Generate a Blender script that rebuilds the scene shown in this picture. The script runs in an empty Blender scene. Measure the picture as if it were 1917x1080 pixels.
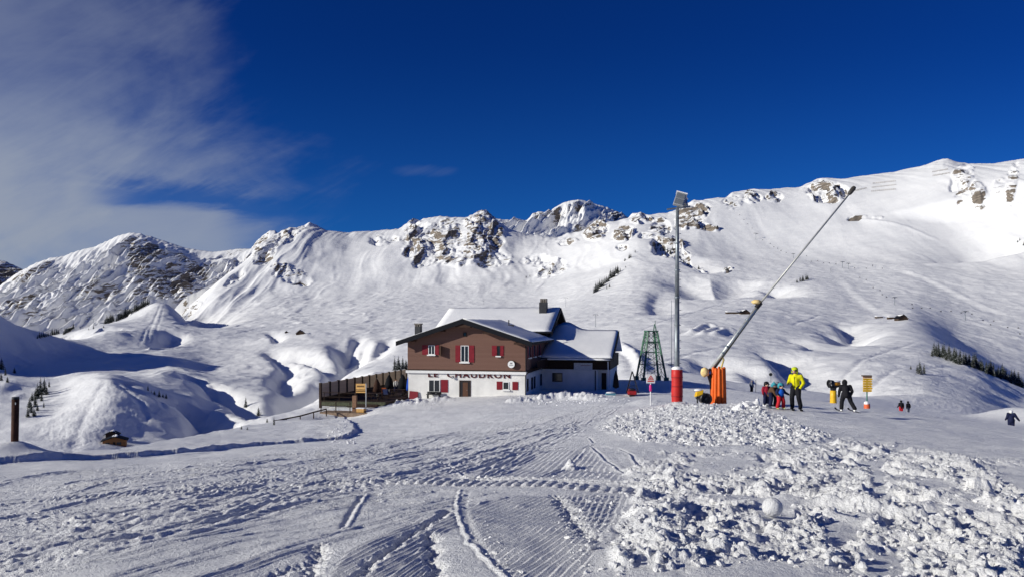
import bpy, bmesh, math, random
import numpy as np
from mathutils import Vector, Matrix

random.seed(7)
SC = bpy.context.scene
COL = SC.collection
F = 1384.5           # focal length in photograph pixels (26 mm lens on 36 mm)
CX, HY = 958.5, 605.0  # principal column, horizon row

# ------------------------------------------------------------------ camera
cam_d = bpy.data.cameras.new("camera")
cam_d.lens = 26.0; cam_d.sensor_width = 36.0
cam_d.shift_y = (HY - 540.0) / 1917.0
cam_d.clip_start = 0.1; cam_d.clip_end = 30000.0
cam = bpy.data.objects.new("camera", cam_d); COL.objects.link(cam)
cam.location = (0, 0, 0); cam.rotation_euler = (math.pi / 2, 0, 0)
SC.camera = cam

# ------------------------------------------------------------------ light
SUN_AZ = math.atan2(-0.95, -0.32)      # compass-like angle from +Y towards +X
SUN_EL = math.radians(19.5)
sun_dir = Vector((math.sin(SUN_AZ) * math.cos(SUN_EL), math.cos(SUN_AZ) * math.cos(SUN_EL), math.sin(SUN_EL)))
sl = bpy.data.lights.new("sun", 'SUN'); sl.energy = 4.5; sl.angle = math.radians(0.5); sl.color = (1.0, 0.965, 0.865)
so = bpy.data.objects.new("sun", sl); COL.objects.link(so)
so.rotation_euler = sun_dir.to_track_quat('Z', 'Y').to_euler()

SC.view_settings.view_transform = 'Standard'; SC.view_settings.look = 'None'
SC.view_settings.exposure = 0.0; SC.view_settings.gamma = 1.0
SC.cycles.max_bounces = 5; SC.cycles.diffuse_bounces = 3

# ------------------------------------------------------------------ node helper
class NT:
    def __init__(s, tree): s.t = tree; s.n = tree.nodes; s.l = tree.links
    def new(s, typ, **kw):
        n = s.n.new(typ)
        for k, v in kw.items(): setattr(n, k, v)
        return n
    def link(s, a, b): s.l.new(a, b)
    def val(s, x, sock):
        if hasattr(x, 'is_output') or isinstance(x, bpy.types.NodeSocket): s.l.new(x, sock)
        else: sock.default_value = x
    def math(s, op, a, b=0.0, c=0.0, clamp=False):
        n = s.n.new('ShaderNodeMath'); n.operation = op; n.use_clamp = clamp
        for x, i in ((a, 0), (b, 1), (c, 2)): s.val(x, n.inputs[i])
        return n.outputs[0]
    def ramp(s, x, a, b, lo=0.0, hi=1.0, smooth=True):
        n = s.n.new('ShaderNodeMapRange'); n.interpolation_type = 'SMOOTHSTEP' if smooth else 'LINEAR'
        s.val(x, n.inputs[0])
        for i, v in enumerate((a, b, lo, hi)): n.inputs[i + 1].default_value = v
        return n.outputs[0]
    def noise(s, vec, scale, detail=4.0, rough=0.55, dist=0.0):
        n = s.n.new('ShaderNodeTexNoise')
        if vec is not None: s.l.new(vec, n.inputs['Vector'])
        n.inputs['Scale'].default_value = scale; n.inputs['Detail'].default_value = detail
        n.inputs['Roughness'].default_value = rough; n.inputs['Distortion'].default_value = dist
        return n.outputs[0]
    def comb(s, x, y, z=0.0):
        n = s.n.new('ShaderNodeCombineXYZ')
        for i, v in enumerate((x, y, z)): s.val(v, n.inputs[i])
        return n.outputs[0]
    def mix(s, f, a, b):
        n = s.n.new('ShaderNodeMix'); n.data_type = 'RGBA'
        s.val(f, n.inputs[0])
        for x, i in ((a, 6), (b, 7)):
            if isinstance(x, (tuple, list)): n.inputs[i].default_value = (*x[:3], 1)
            else: s.l.new(x, n.inputs[i])
        return n.outputs[2]

# ------------------------------------------------------------------ sky
world = bpy.data.worlds.new("World"); SC.world = world; world.use_nodes = True
W = NT(world.node_tree); W.n.clear()
sky = W.new('ShaderNodeTexSky', sky_type='NISHITA', sun_disc=False)
sky.sun_elevation = SUN_EL; sky.sun_rotation = SUN_AZ % (2 * math.pi)
sky.altitude = 2200; sky.air_density = 1.0; sky.dust_density = 0.0; sky.ozone_density = 3.0
tint = W.new('ShaderNodeMix', data_type='RGBA', blend_type='MULTIPLY'); tint.inputs[0].default_value = 1.0
W.link(sky.outputs[0], tint.inputs[6]); pass
tc = W.new('ShaderNodeTexCoord')
sep = W.new('ShaderNodeSeparateXYZ'); W.link(tc.outputs['Generated'], sep.inputs[0])
yy = W.math('MAXIMUM', sep.outputs[1], 0.08)
az = W.math('DIVIDE', sep.outputs[0], yy)      # tangent of azimuth
el = W.math('DIVIDE', sep.outputs[2], yy)      # tangent of elevation
front = W.ramp(sep.outputs[1], 0.1, 0.3)
W.link(W.mix(W.ramp(el, 0.10, 0.42), (0.10, 0.56, 1.38), (0.035, 0.345, 1.13)), tint.inputs[7])
# streaks fan from upper left to lower right: rotate and stretch
ra = math.radians(-27)
su = W.math('ADD', W.math('MULTIPLY', az, math.cos(ra)), W.math('MULTIPLY', el, -math.sin(ra)))
sv = W.math('ADD', W.math('MULTIPLY', az, math.sin(ra)), W.math('MULTIPLY', el, math.cos(ra)))
su2 = W.math('ADD', W.math('MULTIPLY', az, math.cos(0.12)), W.math('MULTIPLY', el, -math.sin(0.12)))
n1 = W.noise(W.comb(W.math('MULTIPLY', su, 2.2), W.math('MULTIPLY', sv, 5.5), 3.1), 1.0, 7, 0.58, 0.6)
n2 = W.noise(W.comb(W.math('MULTIPLY', su2, 5.0), W.math('MULTIPLY', el, 14.0), 7.7), 1.0, 7, 0.6, 0.5)
n3 = W.noise(W.comb(az, el, 1.3), 2.6, 4, 0.55)
fib = W.noise(W.comb(W.math('MULTIPLY', su, 3.2), W.math('MULTIPLY', sv, 26.0), 5.5), 1.0, 8, 0.62, 0.9)
def c_(n, k): return W.math('MULTIPLY', W.math('SUBTRACT', n, 0.5), k)
high = W.math('MAXIMUM', W.math('SUBTRACT', el, 0.25), 0.0)
G = W.math('MULTIPLY', W.math('ADD', az, 0.27), -2.5)            # 0 at the ragged right edge, 1 far left
G = W.math('ADD', G, W.math('MULTIPLY', high, -1.5))
val = W.math('ADD', W.math('ADD', G, c_(n3, 1.3)), W.math('ADD', c_(n1, 1.15), W.math('ADD', c_(n2, 0.5), c_(fib, 0.35))))
thin = W.ramp(el, 0.36, 0.20, 0.45, 0.95)
body = W.math('MULTIPLY', W.ramp(val, 0.05, 1.0), thin)
# low bank along the horizon on the left, a ragged blue gap above it
bank_el = W.math('ADD', W.math('ADD', el, c_(n2, 0.05)), W.math('MULTIPLY', W.math('ADD', az, 0.5), 0.06))
bank_az = W.math('ADD', az, W.math('ADD', c_(n3, 0.25), c_(n2, 0.2)))
bank = W.math('MULTIPLY', W.math('MULTIPLY', W.ramp(bank_el, 0.172, 0.150), W.ramp(bank_az, -0.26, -0.40)), W.math('ADD', W.math('MULTIPLY', n2, 0.5), 0.50))
gap = W.math('MULTIPLY', W.ramp(bank_el, 0.150, 0.166), W.ramp(W.math('ADD', bank_el, W.math('ADD', c_(fib, 0.05), c_(n1, 0.06))), 0.205, 0.175))
gap = W.math('MULTIPLY', gap, W.math('MULTIPLY', W.ramp(W.math('ADD', az, c_(n1, 0.15)), -0.60, -0.50), 0.8))
body = W.math('MULTIPLY', body, W.math('SUBTRACT', 1.0, gap))
dens = W.math('MAXIMUM', body, bank)
def wisp(cu, cv, ru, rv, k, amt):
    a = W.math('SUBTRACT', az, cu); b = W.math('SUBTRACT', el, cv)
    b = W.math('ADD', b, W.math('MULTIPLY', a, k))
    a = W.math('DIVIDE', a, ru); b = W.math('DIVIDE', b, rv)
    r = W.math('ADD', W.math('MULTIPLY', a, a), W.math('MULTIPLY', b, b))
    r = W.math('ADD', r, W.math('ADD', c_(n1, 3.0), c_(fib, 3.0)))
    return W.math('MULTIPLY', W.ramp(r, 1.2, -0.6), amt)
for w in ((-0.125, 0.206, 0.05, 0.010, 0.0, 0.12),):
    dens = W.math('MAXIMUM', dens, wisp(*w))
dens = W.math('MULTIPLY', dens, front, clamp=True)
cloudcol = W.mix(W.ramp(el, 0.08, 0.30), (0.31, 0.35, 0.43), (0.29, 0.335, 0.43))
bg1 = W.new('ShaderNodeBackground'); bg1.inputs[1].default_value = 0.05; W.link(tint.outputs[2], bg1.inputs[0])
bg2 = W.new('ShaderNodeBackground'); bg2.inputs[1].default_value = 1.0; W.link(cloudcol, bg2.inputs[0])
ms = W.new('ShaderNodeMixShader'); W.link(dens, ms.inputs[0]); W.link(bg1.outputs[0], ms.inputs[1]); W.link(bg2.outputs[0], ms.inputs[2])
wo = W.new('ShaderNodeOutputWorld'); W.link(ms.outputs[0], wo.inputs[0])

# ------------------------------------------------------------------ materials
MATS = {}
def new_mat(name):
    m = bpy.data.materials.new(name); m.use_nodes = True; m.node_tree.nodes.clear()
    return m, NT(m.node_tree)
def out(N, bsdf):
    o = N.new('ShaderNodeOutputMaterial'); N.link(bsdf.outputs[0], o.inputs[0])
def principled(N, col, rough=0.6, spec=0.3, metal=0.0):
    b = N.new('ShaderNodeBsdfPrincipled')
    if isinstance(col, (tuple, list)): b.inputs['Base Color'].default_value = (*col[:3], 1)
    else: N.link(col, b.inputs['Base Color'])
    N.val(rough, b.inputs['Roughness']); b.inputs['Metallic'].default_value = metal
    b.inputs['Specular IOR Level'].default_value = spec
    return b
def mat(name, col, rough=0.6, spec=0.3, metal=0.0, var=0.12, vscale=6.0, bump=0.0, bscale=40.0, stretch=None):
    """painted, wooden or cloth surface with mottled colour and optional bump"""
    if name in MATS: return MATS[name]
    m, N = new_mat(name)
    t = N.new('ShaderNodeTexCoord'); v = t.outputs['Object']
    if stretch:
        mp = N.new('ShaderNodeMapping'); N.link(v, mp.inputs[0]); mp.inputs['Scale'].default_value = stretch; v = mp.outputs[0]
    n = N.noise(v, vscale, 5, 0.6)
    c = N.mix(N.ramp(n, 0.3, 0.7), tuple(x * (1 - var) for x in col), tuple(min(1, x * (1 + var)) for x in col))
    b = principled(N, c, rough, spec, metal)
    if bump:
        bn = N.new('ShaderNodeBump'); bn.inputs['Strength'].default_value = bump; bn.inputs['Distance'].default_value = 0.02
        N.link(N.noise(v, bscale, 4, 0.6), bn.inputs['Height']); N.link(bn.outputs[0], b.inputs['Normal'])
    out(N, b); MATS[name] = m
    return m

def snow_mat(name, scales, dist, strength=1.0, rock=False):
    m, N = new_mat(name)
    g = N.new('ShaderNodeNewGeometry'); P = g.outputs['Position']
    base = N.mix(N.ramp(N.noise(P, scales[0] * 0.15, 4, 0.6), 0.3, 0.7), (0.83, 0.835, 0.84), (0.91, 0.91, 0.905))
    h = None
    for i, s in enumerate(scales):
        n = N.math('MULTIPLY', N.noise(P, s, 4, 0.62), 1.0 / (i + 1.0) ** 0.6)
        h = n if h is None else N.math('ADD', h, n)
    bn = N.new('ShaderNodeBump'); bn.inputs['Strength'].default_value = strength; bn.inputs['Distance'].default_value = dist
    rough = 0.62
    if rock:
        at = N.new('ShaderNodeAttribute'); at.attribute_name = 'rock'
        sx = N.new('ShaderNodeSeparateXYZ'); N.link(P, sx.inputs[0])
        warp = N.math('MULTIPLY', N.noise(P, 0.012, 3), 60.0)
        tilt = N.math('ADD', sx.outputs[2], N.math('ADD', N.math('MULTIPLY', sx.outputs[0], -0.22), warp))
        pv = N.comb(N.math('MULTIPLY', sx.outputs[0], 0.020), N.math('MULTIPLY', sx.outputs[1], 0.010), N.math('MULTIPLY', tilt, 0.13))
        ns = N.noise(pv, 1.0, 8, 0.66)
        nb = N.noise(P, 0.03, 6, 0.6)
        sn = N.new('ShaderNodeSeparateXYZ'); N.link(g.outputs['Normal'], sn.inputs[0])
        steep = N.ramp(sn.outputs[2], 0.86, 0.48)
        k = N.math('ADD', N.math('MULTIPLY', N.math('SUBTRACT', ns, 0.5), 3.0), N.math('MULTIPLY', N.math('SUBTRACT', nb, 0.5), 0.7))
        k = N.math('ADD', k, N.math('MULTIPLY', N.math('SUBTRACT', N.math('MINIMUM', at.outputs['Fac'], 0.85), 0.5), 0.85))
        k = N.math('ADD', k, N.math('MULTIPLY', N.math('SUBTRACT', steep, 0.5), 0.55))
        mask = N.math('MULTIPLY', N.ramp(k, 0.06, 0.16), N.ramp(at.outputs['Fac'], 0.04, 0.2), clamp=True)
        rc = N.mix(N.ramp(N.noise(pv, 2.2, 6, 0.65), 0.32, 0.68), (0.08, 0.070, 0.060), (0.30, 0.25, 0.20))
        base = N.mix(mask, base, rc)
        rough = N.math('ADD', N.math('MULTIPLY', mask, 0.25), 0.6)
        h = N.math('ADD', h, N.math('MULTIPLY', mask, -0.6)); h = N.math('ADD', h, N.math('MULTIPLY', N.math('MULTIPLY', ns, mask), 2.0))
    N.link(h, bn.inputs['Height'])
    b = principled(N, base, rough, 0.25)
    N.link(bn.outputs[0], b.inputs['Normal']); out(N, b)
    MATS[name] = m
    return m

SNOW_NEAR = snow_mat('snow_near', (8.0, 28.0, 90.0), 0.034, 1.0)
SNOW_MID = snow_mat('snow_mid', (0.10, 0.35, 1.2), 0.55, 0.8, rock=True)
SNOW_FAR = snow_mat('snow_far', (0.035, 0.12, 0.4), 1.6, 0.8, rock=True)
SNOW_CAP = snow_mat('snow_cap', (2.0, 8.0), 0.05, 0.5)

# ------------------------------------------------------------------ numeric noise
_ang = np.random.RandomState(3).rand(1024) * 2 * np.pi
_GX, _GY = np.cos(_ang), np.sin(_ang)
def _hash(ix, iy, seed):
    h = (ix * 374761393 + iy * 668265263 + seed * 1442695041) & 0xffffffff
    h = ((h ^ (h >> 13)) * 1274126177) & 0xffffffff
    return h ^ (h >> 16)
def perlin(x, y, seed=0):
    x0 = np.floor(x).astype(np.int64); y0 = np.floor(y).astype(np.int64)
    fx = x - x0; fy = y - y0
    u = fx * fx * fx * (fx * (fx * 6 - 15) + 10); v = fy * fy * fy * (fy * (fy * 6 - 15) + 10)
    def g(i, j):
        h = _hash(x0 + i, y0 + j, seed) & 1023
        return _GX[h] * (fx - i) + _GY[h] * (fy - j)
    a = g(0, 0); b = g(1, 0); c = g(0, 1); d = g(1, 1)
    return ((a + (b - a) * u) * (1 - v) + (c + (d - c) * u) * v) * 1.5
def fbm(x, y, octv=4, seed=0, gain=0.5, lac=2.03):
    s = 0; a = 1.0
    for o in range(octv):
        s = s + a * perlin(x, y, seed + o * 17); x = x * lac; y = y * lac; a *= gain
    return s
def ridged(x, y, octv=4, seed=0, gain=0.5):
    s = 0; a = 1.0
    for o in range(octv):
        s = s + a * (1 - np.abs(perlin(x, y, seed + o * 17)) * 2); x = x * 2.03; y = y * 2.03; a *= gain
    return s
def cobbles(x, y, cell, prob, seed, hgt=0.5):
    """rounded lumps of snow in a jittered lattice"""
    X = x / cell; Y = y / cell
    ix = np.floor(X).astype(np.int64); iy = np.floor(Y).astype(np.int64)
    H = np.zeros_like(x)
    for i in (-1, 0, 1):
        for j in (-1, 0, 1):
            h = _hash(ix + i, iy + j, seed)
            r1 = (h & 255) / 255.0; r2 = ((h >> 8) & 255) / 255.0; r3 = ((h >> 16) & 255) / 255.0; r4 = ((h >> 24) & 255) / 255.0
            cx = ix + i + 0.1 + 0.8 * r1; cy = iy + j + 0.1 + 0.8 * r2
            rad = 0.28 + 0.42 * r3; an = r4 * 6.283
            dx = X - cx; dy = Y - cy
            a = (dx * np.cos(an) + dy * np.sin(an)); b = (-dx * np.sin(an) + dy * np.cos(an)) * (1.0 + 0.7 * r1)
            q = 1 - (np.maximum(np.abs(a), np.abs(b)) * 0.55 + np.sqrt(a * a + b * b) * 0.5) ** 2 / (rad * rad)
            ok = ((r2 * 7.13 + r3 * 3.7) % 1.0) < prob
            H = np.maximum(H, np.where(ok, np.sqrt(np.maximum(q, 0)) * rad * hgt * 2 * (0.5 + r4), 0))
    return H * cell
def smooth(a, b, x):
    t = np.clip((x - a) / (b - a), 0, 1); return t * t * (3 - 2 * t)
def interp(x, pts):
    p = np.array(pts, float); return np.interp(x, p[:, 0], p[:, 1])
def pchip_slopes(h, delta):
    """monotone tangents along axis 0; h, delta (K-1, C)"""
    K = delta.shape[0] + 1
    m = np.zeros((K,) + delta.shape[1:])
    w1 = 2 * h[1:] + h[:-1]; w2 = h[1:] + 2 * h[:-1]
    same = delta[1:] * delta[:-1] > 0
    dd1 = np.where(same, delta[:-1], 1); dd2 = np.where(same, delta[1:], 1)
    m[1:-1] = np.where(same, (w1 + w2) / (w1 / dd1 + w2 / dd2), 0)
    m[0] = delta[0]; m[-1] = delta[-1]
    return m
def pchip1(x, y, q):
    x = np.array(x, float); y = np.array(y, float)
    h = np.diff(x); dl = np.diff(y) / h
    m = pchip_slopes(h[:, None], dl[:, None])[:, 0]
    i = np.clip(np.searchsorted(x, q) - 1, 0, len(x) - 2); t = np.clip((q - x[i]) / h[i], 0, 1)
    return ((1 + 2 * t) * (1 - t) ** 2 * y[i] + t * (1 - t) ** 2 * h[i] * m[i] + t * t * (3 - 2 * t) * y[i + 1] + t * t * (t - 1) * h[i] * m[i + 1])
def seg_dist(X, Y, poly):
    """distance to a polyline, side (+ = right of travel) and arc length"""
    best = np.full(X.shape, 1e18); side = np.zeros(X.shape); arc = np.zeros(X.shape); acc = 0.0
    for (ax, ay), (bx, by) in zip(poly[:-1], poly[1:]):
        dx, dy = bx - ax, by - ay; L2 = dx * dx + dy * dy + 1e-12; L = math.sqrt(L2)
        t = np.clip(((X - ax) * dx + (Y - ay) * dy) / L2, 0, 1)
        ex = X - ax - t * dx; ey = Y - ay - t * dy; d = ex * ex + ey * ey
        k = d < best
        best = np.where(k, d, best); side = np.where(k, np.sign(ex * dy - ey * dx), side); arc = np.where(k, acc + t * L, arc)
        acc += L
    return np.sqrt(best), side, arc
def poly_mask(PX, PY, poly, soft):
    """1 inside a polygon, fading over soft at the rim"""
    ins = np.zeros(PX.shape, bool); n = len(poly)
    for i in range(n):
        x1, y1 = poly[i]; x2, y2 = poly[(i + 1) % n]
        c = ((y1 > PY) != (y2 > PY)) & (PX < (x2 - x1) * (PY - y1) / (y2 - y1 + 1e-9) + x1)
        ins ^= c
    d, _, _ = seg_dist(PX, PY, list(poly) + [poly[0]])
    return smooth(-soft, soft, np.where(ins, d, -d))

# ------------------------------------------------------------------ terrain sheets
def px_columns(step, lo=-520, hi=2440):
    return np.concatenate([np.linspace(lo, -60, 70)[:-1], np.arange(-60, 1980, step), np.linspace(1980, hi, 70)])
class Sheet:
    def __init__(s, px, D, Z): s.px = px; s.D = D; s.Z = Z
    def X(s): return (s.px[None, :] - CX) / F * s.D
    def PY(s): return HY - F * s.Z / s.D
    def z_at(s, px, d):
        i = int(np.clip(np.searchsorted(s.px, px), 1, len(s.px) - 1)); t = (px - s.px[i - 1]) / (s.px[i] - s.px[i - 1])
        a = np.interp(d, s.D[:, i - 1], s.Z[:, i - 1]); b = np.interp(d, s.D[:, i], s.Z[:, i])
        return a + (b - a) * t
    def hit(s, px, py):
        i = int(np.argmin(np.abs(s.px - px)))
        y = HY - F * s.Z[:, i] / s.D[:, i]
        k = np.nonzero(y <= py)[0]
        if len(k) == 0: return None
        k = k[0]
        if k == 0: d = s.D[0, i]
        else:
            t = (y[k - 1] - py) / (y[k - 1] - y[k] + 1e-12); d = s.D[k - 1, i] + t * (s.D[k, i] - s.D[k - 1, i])
        return d
    def world(s, px, py):
        d = s.hit(px, py)
        if d is None: d = s.D[-1, int(np.argmin(np.abs(s.px - px)))]
        return ((px - CX) / F * d, d)
    def build(s, name, m, attr=None, smooth_shade=True, label=None):
        R, C = s.D.shape
        co = np.stack([s.X(), s.D, s.Z], -1).reshape(-1, 3).astype(np.float32)
        idx = np.arange(R * C).reshape(R, C)
        q = np.stack([idx[:-1, :-1], idx[:-1, 1:], idx[1:, 1:], idx[1:, :-1]], -1).reshape(-1, 4)
        me = bpy.data.meshes.new(name)
        me.vertices.add(len(co)); me.vertices.foreach_set('co', co.ravel())
        me.loops.add(q.size); me.loops.foreach_set('vertex_index', q.ravel().astype(np.int32))
        me.polygons.add(len(q)); me.polygons.foreach_set('loop_start', np.arange(0, q.size, 4, dtype=np.int32))
        me.polygons.foreach_set('use_smooth', np.full(len(q), smooth_shade))
        if attr is not None:
            a = me.attributes.new('rock', 'FLOAT', 'POINT'); a.data.foreach_set('value', attr.ravel().astype(np.float32))
        me.update(); me.materials.append(m)
        o = bpy.data.objects.new(name, me); COL.objects.link(o)
        o['kind'] = 'structure'
        if label: o['label'] = label
        return o

# ---- near snow field: thin-plate surface through surveyed points (column, row, distance)
NEAR = [(-500, 1250, 5), (0, 1250, 4.2), (958, 1250, 3.6), (1917, 1250, 3.6), (2400, 1250, 4),
        (958, 1080, 5.1), (200, 1060, 6.0), (1700, 1060, 5.4), (200, 940, 11.5), (958, 908, 10.2), (1650, 910, 9.6), (2300, 960, 9),
        (-400, 905, 21), (0, 872, 26), (300, 848, 33), (655, 822, 49), (340, 827, 48), (440, 806, 58), (515, 792, 68), (600, 776, 76),
        (958, 838, 21), (958, 795, 38), (958, 764, 62), (760, 746, 86), (983, 739, 83), (1180, 744, 82), (1267, 757, 41), (1345, 760, 38),
        (1487, 766, 31), (1583, 771, 38), (1623, 765, 53), (1560, 753, 69), (1693, 776, 93), (1407, 735, 105), (1290, 714, 107),
        (1440, 737, 92), (1893, 806, 56), (1700, 842, 15), (1500, 800, 22), (1917, 830, 24), (2300, 850, 30), (1800, 789, 92), (2200, 830, 92),
        (1180, 713, 107), (1000, 714, 108), (760, 717, 110), (1100, 790, 36)]
_np = np.array(NEAR, float)
_nx = (_np[:, 0] - CX) / F * _np[:, 2]; _ny = _np[:, 2]; _nz = (HY - _np[:, 1]) / F * _np[:, 2]
def _U(r2): return np.where(r2 > 0, r2 * np.log(r2 + 1e-12), 0)
_n = len(_nx); _A = np.zeros((_n + 3, _n + 3))
_A[:_n, :_n] = _U((_nx[:, None] - _nx) ** 2 + (_ny[:, None] - _ny) ** 2) + np.eye(_n) * 20.0
_A[:_n, _n:] = np.stack([np.ones(_n), _nx, _ny], 1); _A[_n:, :_n] = _A[:_n, _n:].T
_w = np.linalg.solve(_A, np.concatenate([_nz, [0, 0, 0]]))
def near_base(X, Y):
    z = _w[_n] + _w[_n + 1] * X + _w[_n + 2] * Y
    for i in range(_n): z = z + _w[i] * _U((X - _nx[i]) ** 2 + (Y - _ny[i]) ** 2)
    return z
px1 = px_columns(1.6)
d_edge = interp(px1, [(-520, 22), (0, 30), (130, 34), (260, 45), (340, 51), (440, 61), (515, 70), (590, 80), (640, 100), (750, 116), (1160, 113), (1290, 111),
                      (1400, 116), (1560, 122), (1700, 122), (2440, 122)])
R1 = 980
t1 = np.linspace(0, 1, R1)
sA = 3.3 ** -0.5; sB = (d_edge + 1.0) ** -0.5
D1 = (sA + (sB[None, :] - sA) * t1[:, None]) ** -2.0
drop_rows = np.linspace(0, 1, 40)[1:]
D1 = np.concatenate([D1, D1[-1][None, :] * (1 + drop_rows[:, None] * 0.9)], 0)
N1 = Sheet(px1, D1, None); X1 = N1.X(); Y1 = D1
N1.Z = near_base(X1, np.minimum(Y1, d_edge[None, :] + 3))
over = np.maximum(D1 - d_edge[None, :], 0)
N1.Z -= (np.sqrt(over ** 2 + 4) - 2) * 0.75
BASE1 = Sheet(px1, D1, N1.Z.copy())
PX1 = np.broadcast_to(px1[None, :], D1.shape); PY1 = BASE1.PY()
def wl(pts): return [BASE1.world(*p) for p in pts]
def bbox_sel(X, Y, poly, m):
    p = np.array(poly)
    return (X > p[:, 0].min() - m) & (X < p[:, 0].max() + m) & (Y > p[:, 1].min() - m) & (Y < p[:, 1].max() + m)
DZ1 = np.zeros_like(D1)
def along(poly, fn, margin):
    k = bbox_sel(X1, Y1, poly, margin)
    if not k.any(): return
    x, y = X1[k], Y1[k]; n = len(x)
    d = np.full(n, 1e9); s = np.zeros(n); a = np.zeros(n); acc = 0.0
    for i in range(0, len(poly) - 1, 3):                      # a few segments at a time, only where they are near
        sub = poly[i:i + 4]; q = np.nonzero(bbox_sel(x, y, sub, margin))[0]
        if len(q):
            dd, ss, aa = seg_dist(x[q], y[q], sub); b = dd < d[q]
            q = q[b]; d[q] = dd[b]; s[q] = ss[b]; a[q] = aa[b] + acc
        acc += sum(math.dist(p, r) for p, r in zip(sub[:-1], sub[1:]))
    m = d < margin; j = np.flatnonzero(k)[m]
    DZ1.flat[j] += fn(d[m], s[m], a[m], x[m], y[m])
def resample(pts, n):
    p = np.array(pts, float); t = np.concatenate([[0], np.cumsum(np.hypot(*np.diff(p, axis=0).T))])
    q = np.linspace(0, t[-1], n)
    return list(zip(pchip1(t, p[:, 0], q), pchip1(t, p[:, 1], q)))
# gentle unevenness everywhere
inframe = smooth(-300, -60, PX1) * (1 - smooth(1990, 2300, PX1))
DZ1 += 0.10 * fbm(X1 / 6.0, Y1 / 6.0, 3, 11) + 0.02 * fbm(X1 / 0.9, Y1 / 0.9, 3, 12)
# clod fields
FIELD_A = [(1118, 800), (1150, 778), (1215, 760), (1290, 757), (1340, 766), (1420, 764), (1480, 785), (1560, 815), (1500, 832), (1330, 838), (1200, 834)]
FIELD_B = [(1175, 868), (1260, 850), (1400, 842), (1520, 828), (1580, 816), (1680, 830), (1800, 856), (1930, 874), (2150, 930), (2150, 1300), (1120, 1300), (1140, 1060), (1160, 985), (1185, 940)]
mA = poly_mask(PX1, PY1, FIELD_A, 7.0)
wig = 18 * fbm(X1 / 0.8, Y1 / 0.8, 3, 91)
mB = poly_mask(PX1 + wig, PY1 + wig * 0.4, FIELD_B, 14.0)
FLAT = [[(1270, 873), (1330, 853), (1420, 850), (1400, 866), (1330, 884)], [(1535, 985), (1585, 960), (1640, 965), (1600, 1010), (1560, 1025)],
        [(1620, 1080), (1610, 1030), (1680, 1025), (1700, 1060), (1690, 1080)], [(1870, 880), (1960, 890), (1960, 935), (1880, 912)],
        [(1625, 860), (1650, 858), (1668, 950), (1640, 955)], [(1405, 968), (1425, 930), (1475, 935), (1495, 975), (1450, 990)]]
for fl in FLAT: mB = mB * (1 - 0.92 * poly_mask(PX1 + wig * 0.3, PY1 + wig * 0.2, fl, 6.0))
mBrough = mB * smooth(-0.55, 0.30, fbm(X1 / 1.5, Y1 / 1.5, 3, 95) + 0.22)
def clodding(m, cells, seed, mound):
    k = m > 0.01
    x, y, mm = X1[k], Y1[k], m[k]
    wx = x + 0.03 * fbm(x / 0.10, y / 0.10, 2, seed); wy = y + 0.03 * fbm(x / 0.10, y / 0.10, 2, seed + 5)
    h = mound[0] * fbm(x / mound[1], y / mound[1], 3, seed + 3)
    for c, p, g in cells: h = h + cobbles(wx, wy, c, p, seed + int(c * 1000), g)
    h = h + 0.008 * fbm(x / 0.05, y / 0.05, 2, seed + 9)
    h = h + 0.35 * mound[0] * fbm(x / (mound[1] * 0.36), y / (mound[1] * 0.36), 2, seed + 13)
    DZ1[k] += h * mm
clodding(mA, ((0.34, 0.4, 0.16), (0.19, 0.65, 0.2), (0.11, 0.75, 0.24)), 40, (0.05, 1.8))
clodding(mBrough, ((0.24, 0.25, 0.16), (0.12, 0.5, 0.2), (0.062, 0.65, 0.24)), 50, (0.12, 0.85))
def ellipse_bump(px, py, rx, ry, h, power=1.0):
    x, y = BASE1.world(px, py)
    q = ((X1 - x) / rx) ** 2 + ((Y1 - y) / ry) ** 2
    DZ1[:] += h * np.exp(-q * power)
# plough bank in front of the annex, kickers beside the lance, and mound at the post
bankp = wl([(925, 757), (985, 752), (1040, 748), (1090, 748), (1150, 750)])
def bank_fn(d, s, a, x, y):
    prof = np.exp(-(d / 1.5) ** 2) * (0.12 + 0.78 * np.sin(np.clip(a / 15.5, 0, 1) * 3.0))
    return prof * (0.75 + 0.45 * fbm(x / 1.4, y / 1.4, 3, 61)) + smooth(0.1, 0.5, prof) * (cobbles(x, y, 0.6, 0.6, 62, 0.24) + cobbles(x, y, 0.3, 0.7, 63, 0.26))
along(bankp, bank_fn, 5)
bank2 = wl([(745, 757), (790, 753), (830, 748)])
along(bank2, lambda d, s, a, x, y: np.exp(-(d / 1.1) ** 2) * (0.30 + 0.25 * fbm(x / 0.9, y / 0.9, 3, 65) + cobbles(x, y, 0.5, .5, 66, .2)), 4)
ellipse_bump(28, 866, 1.0, 1.6, 0.55); ellipse_bump(1210, 757, 1.3, 2.0, 0.35); ellipse_bump(1268, 760, 0.8, 1.3, 0.25); ellipse_bump(1398, 764, 1.0, 2.2, 0.22)
ellipse_bump(1068, 870, 0.09, 0.16, 0.16); ellipse_bump(1310, 768, 1.4, 2.0, 0.2); ellipse_bump(634, 776, 2.6, 3.2, -1.0)
# smooth snow bank along the far side of the piste, catching the sun
pb = wl([(1330, 719), (1407, 724), (1500, 729), (1560, 737), (1700, 757), (1800, 772), (1917, 790), (2200, 830)])
along(pb, lambda d, s, a, x, y: 2.3 * np.exp(-(np.where(s < 0, d * 0.45, d * 0.27) / 1.6) ** 2), 14)
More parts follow.
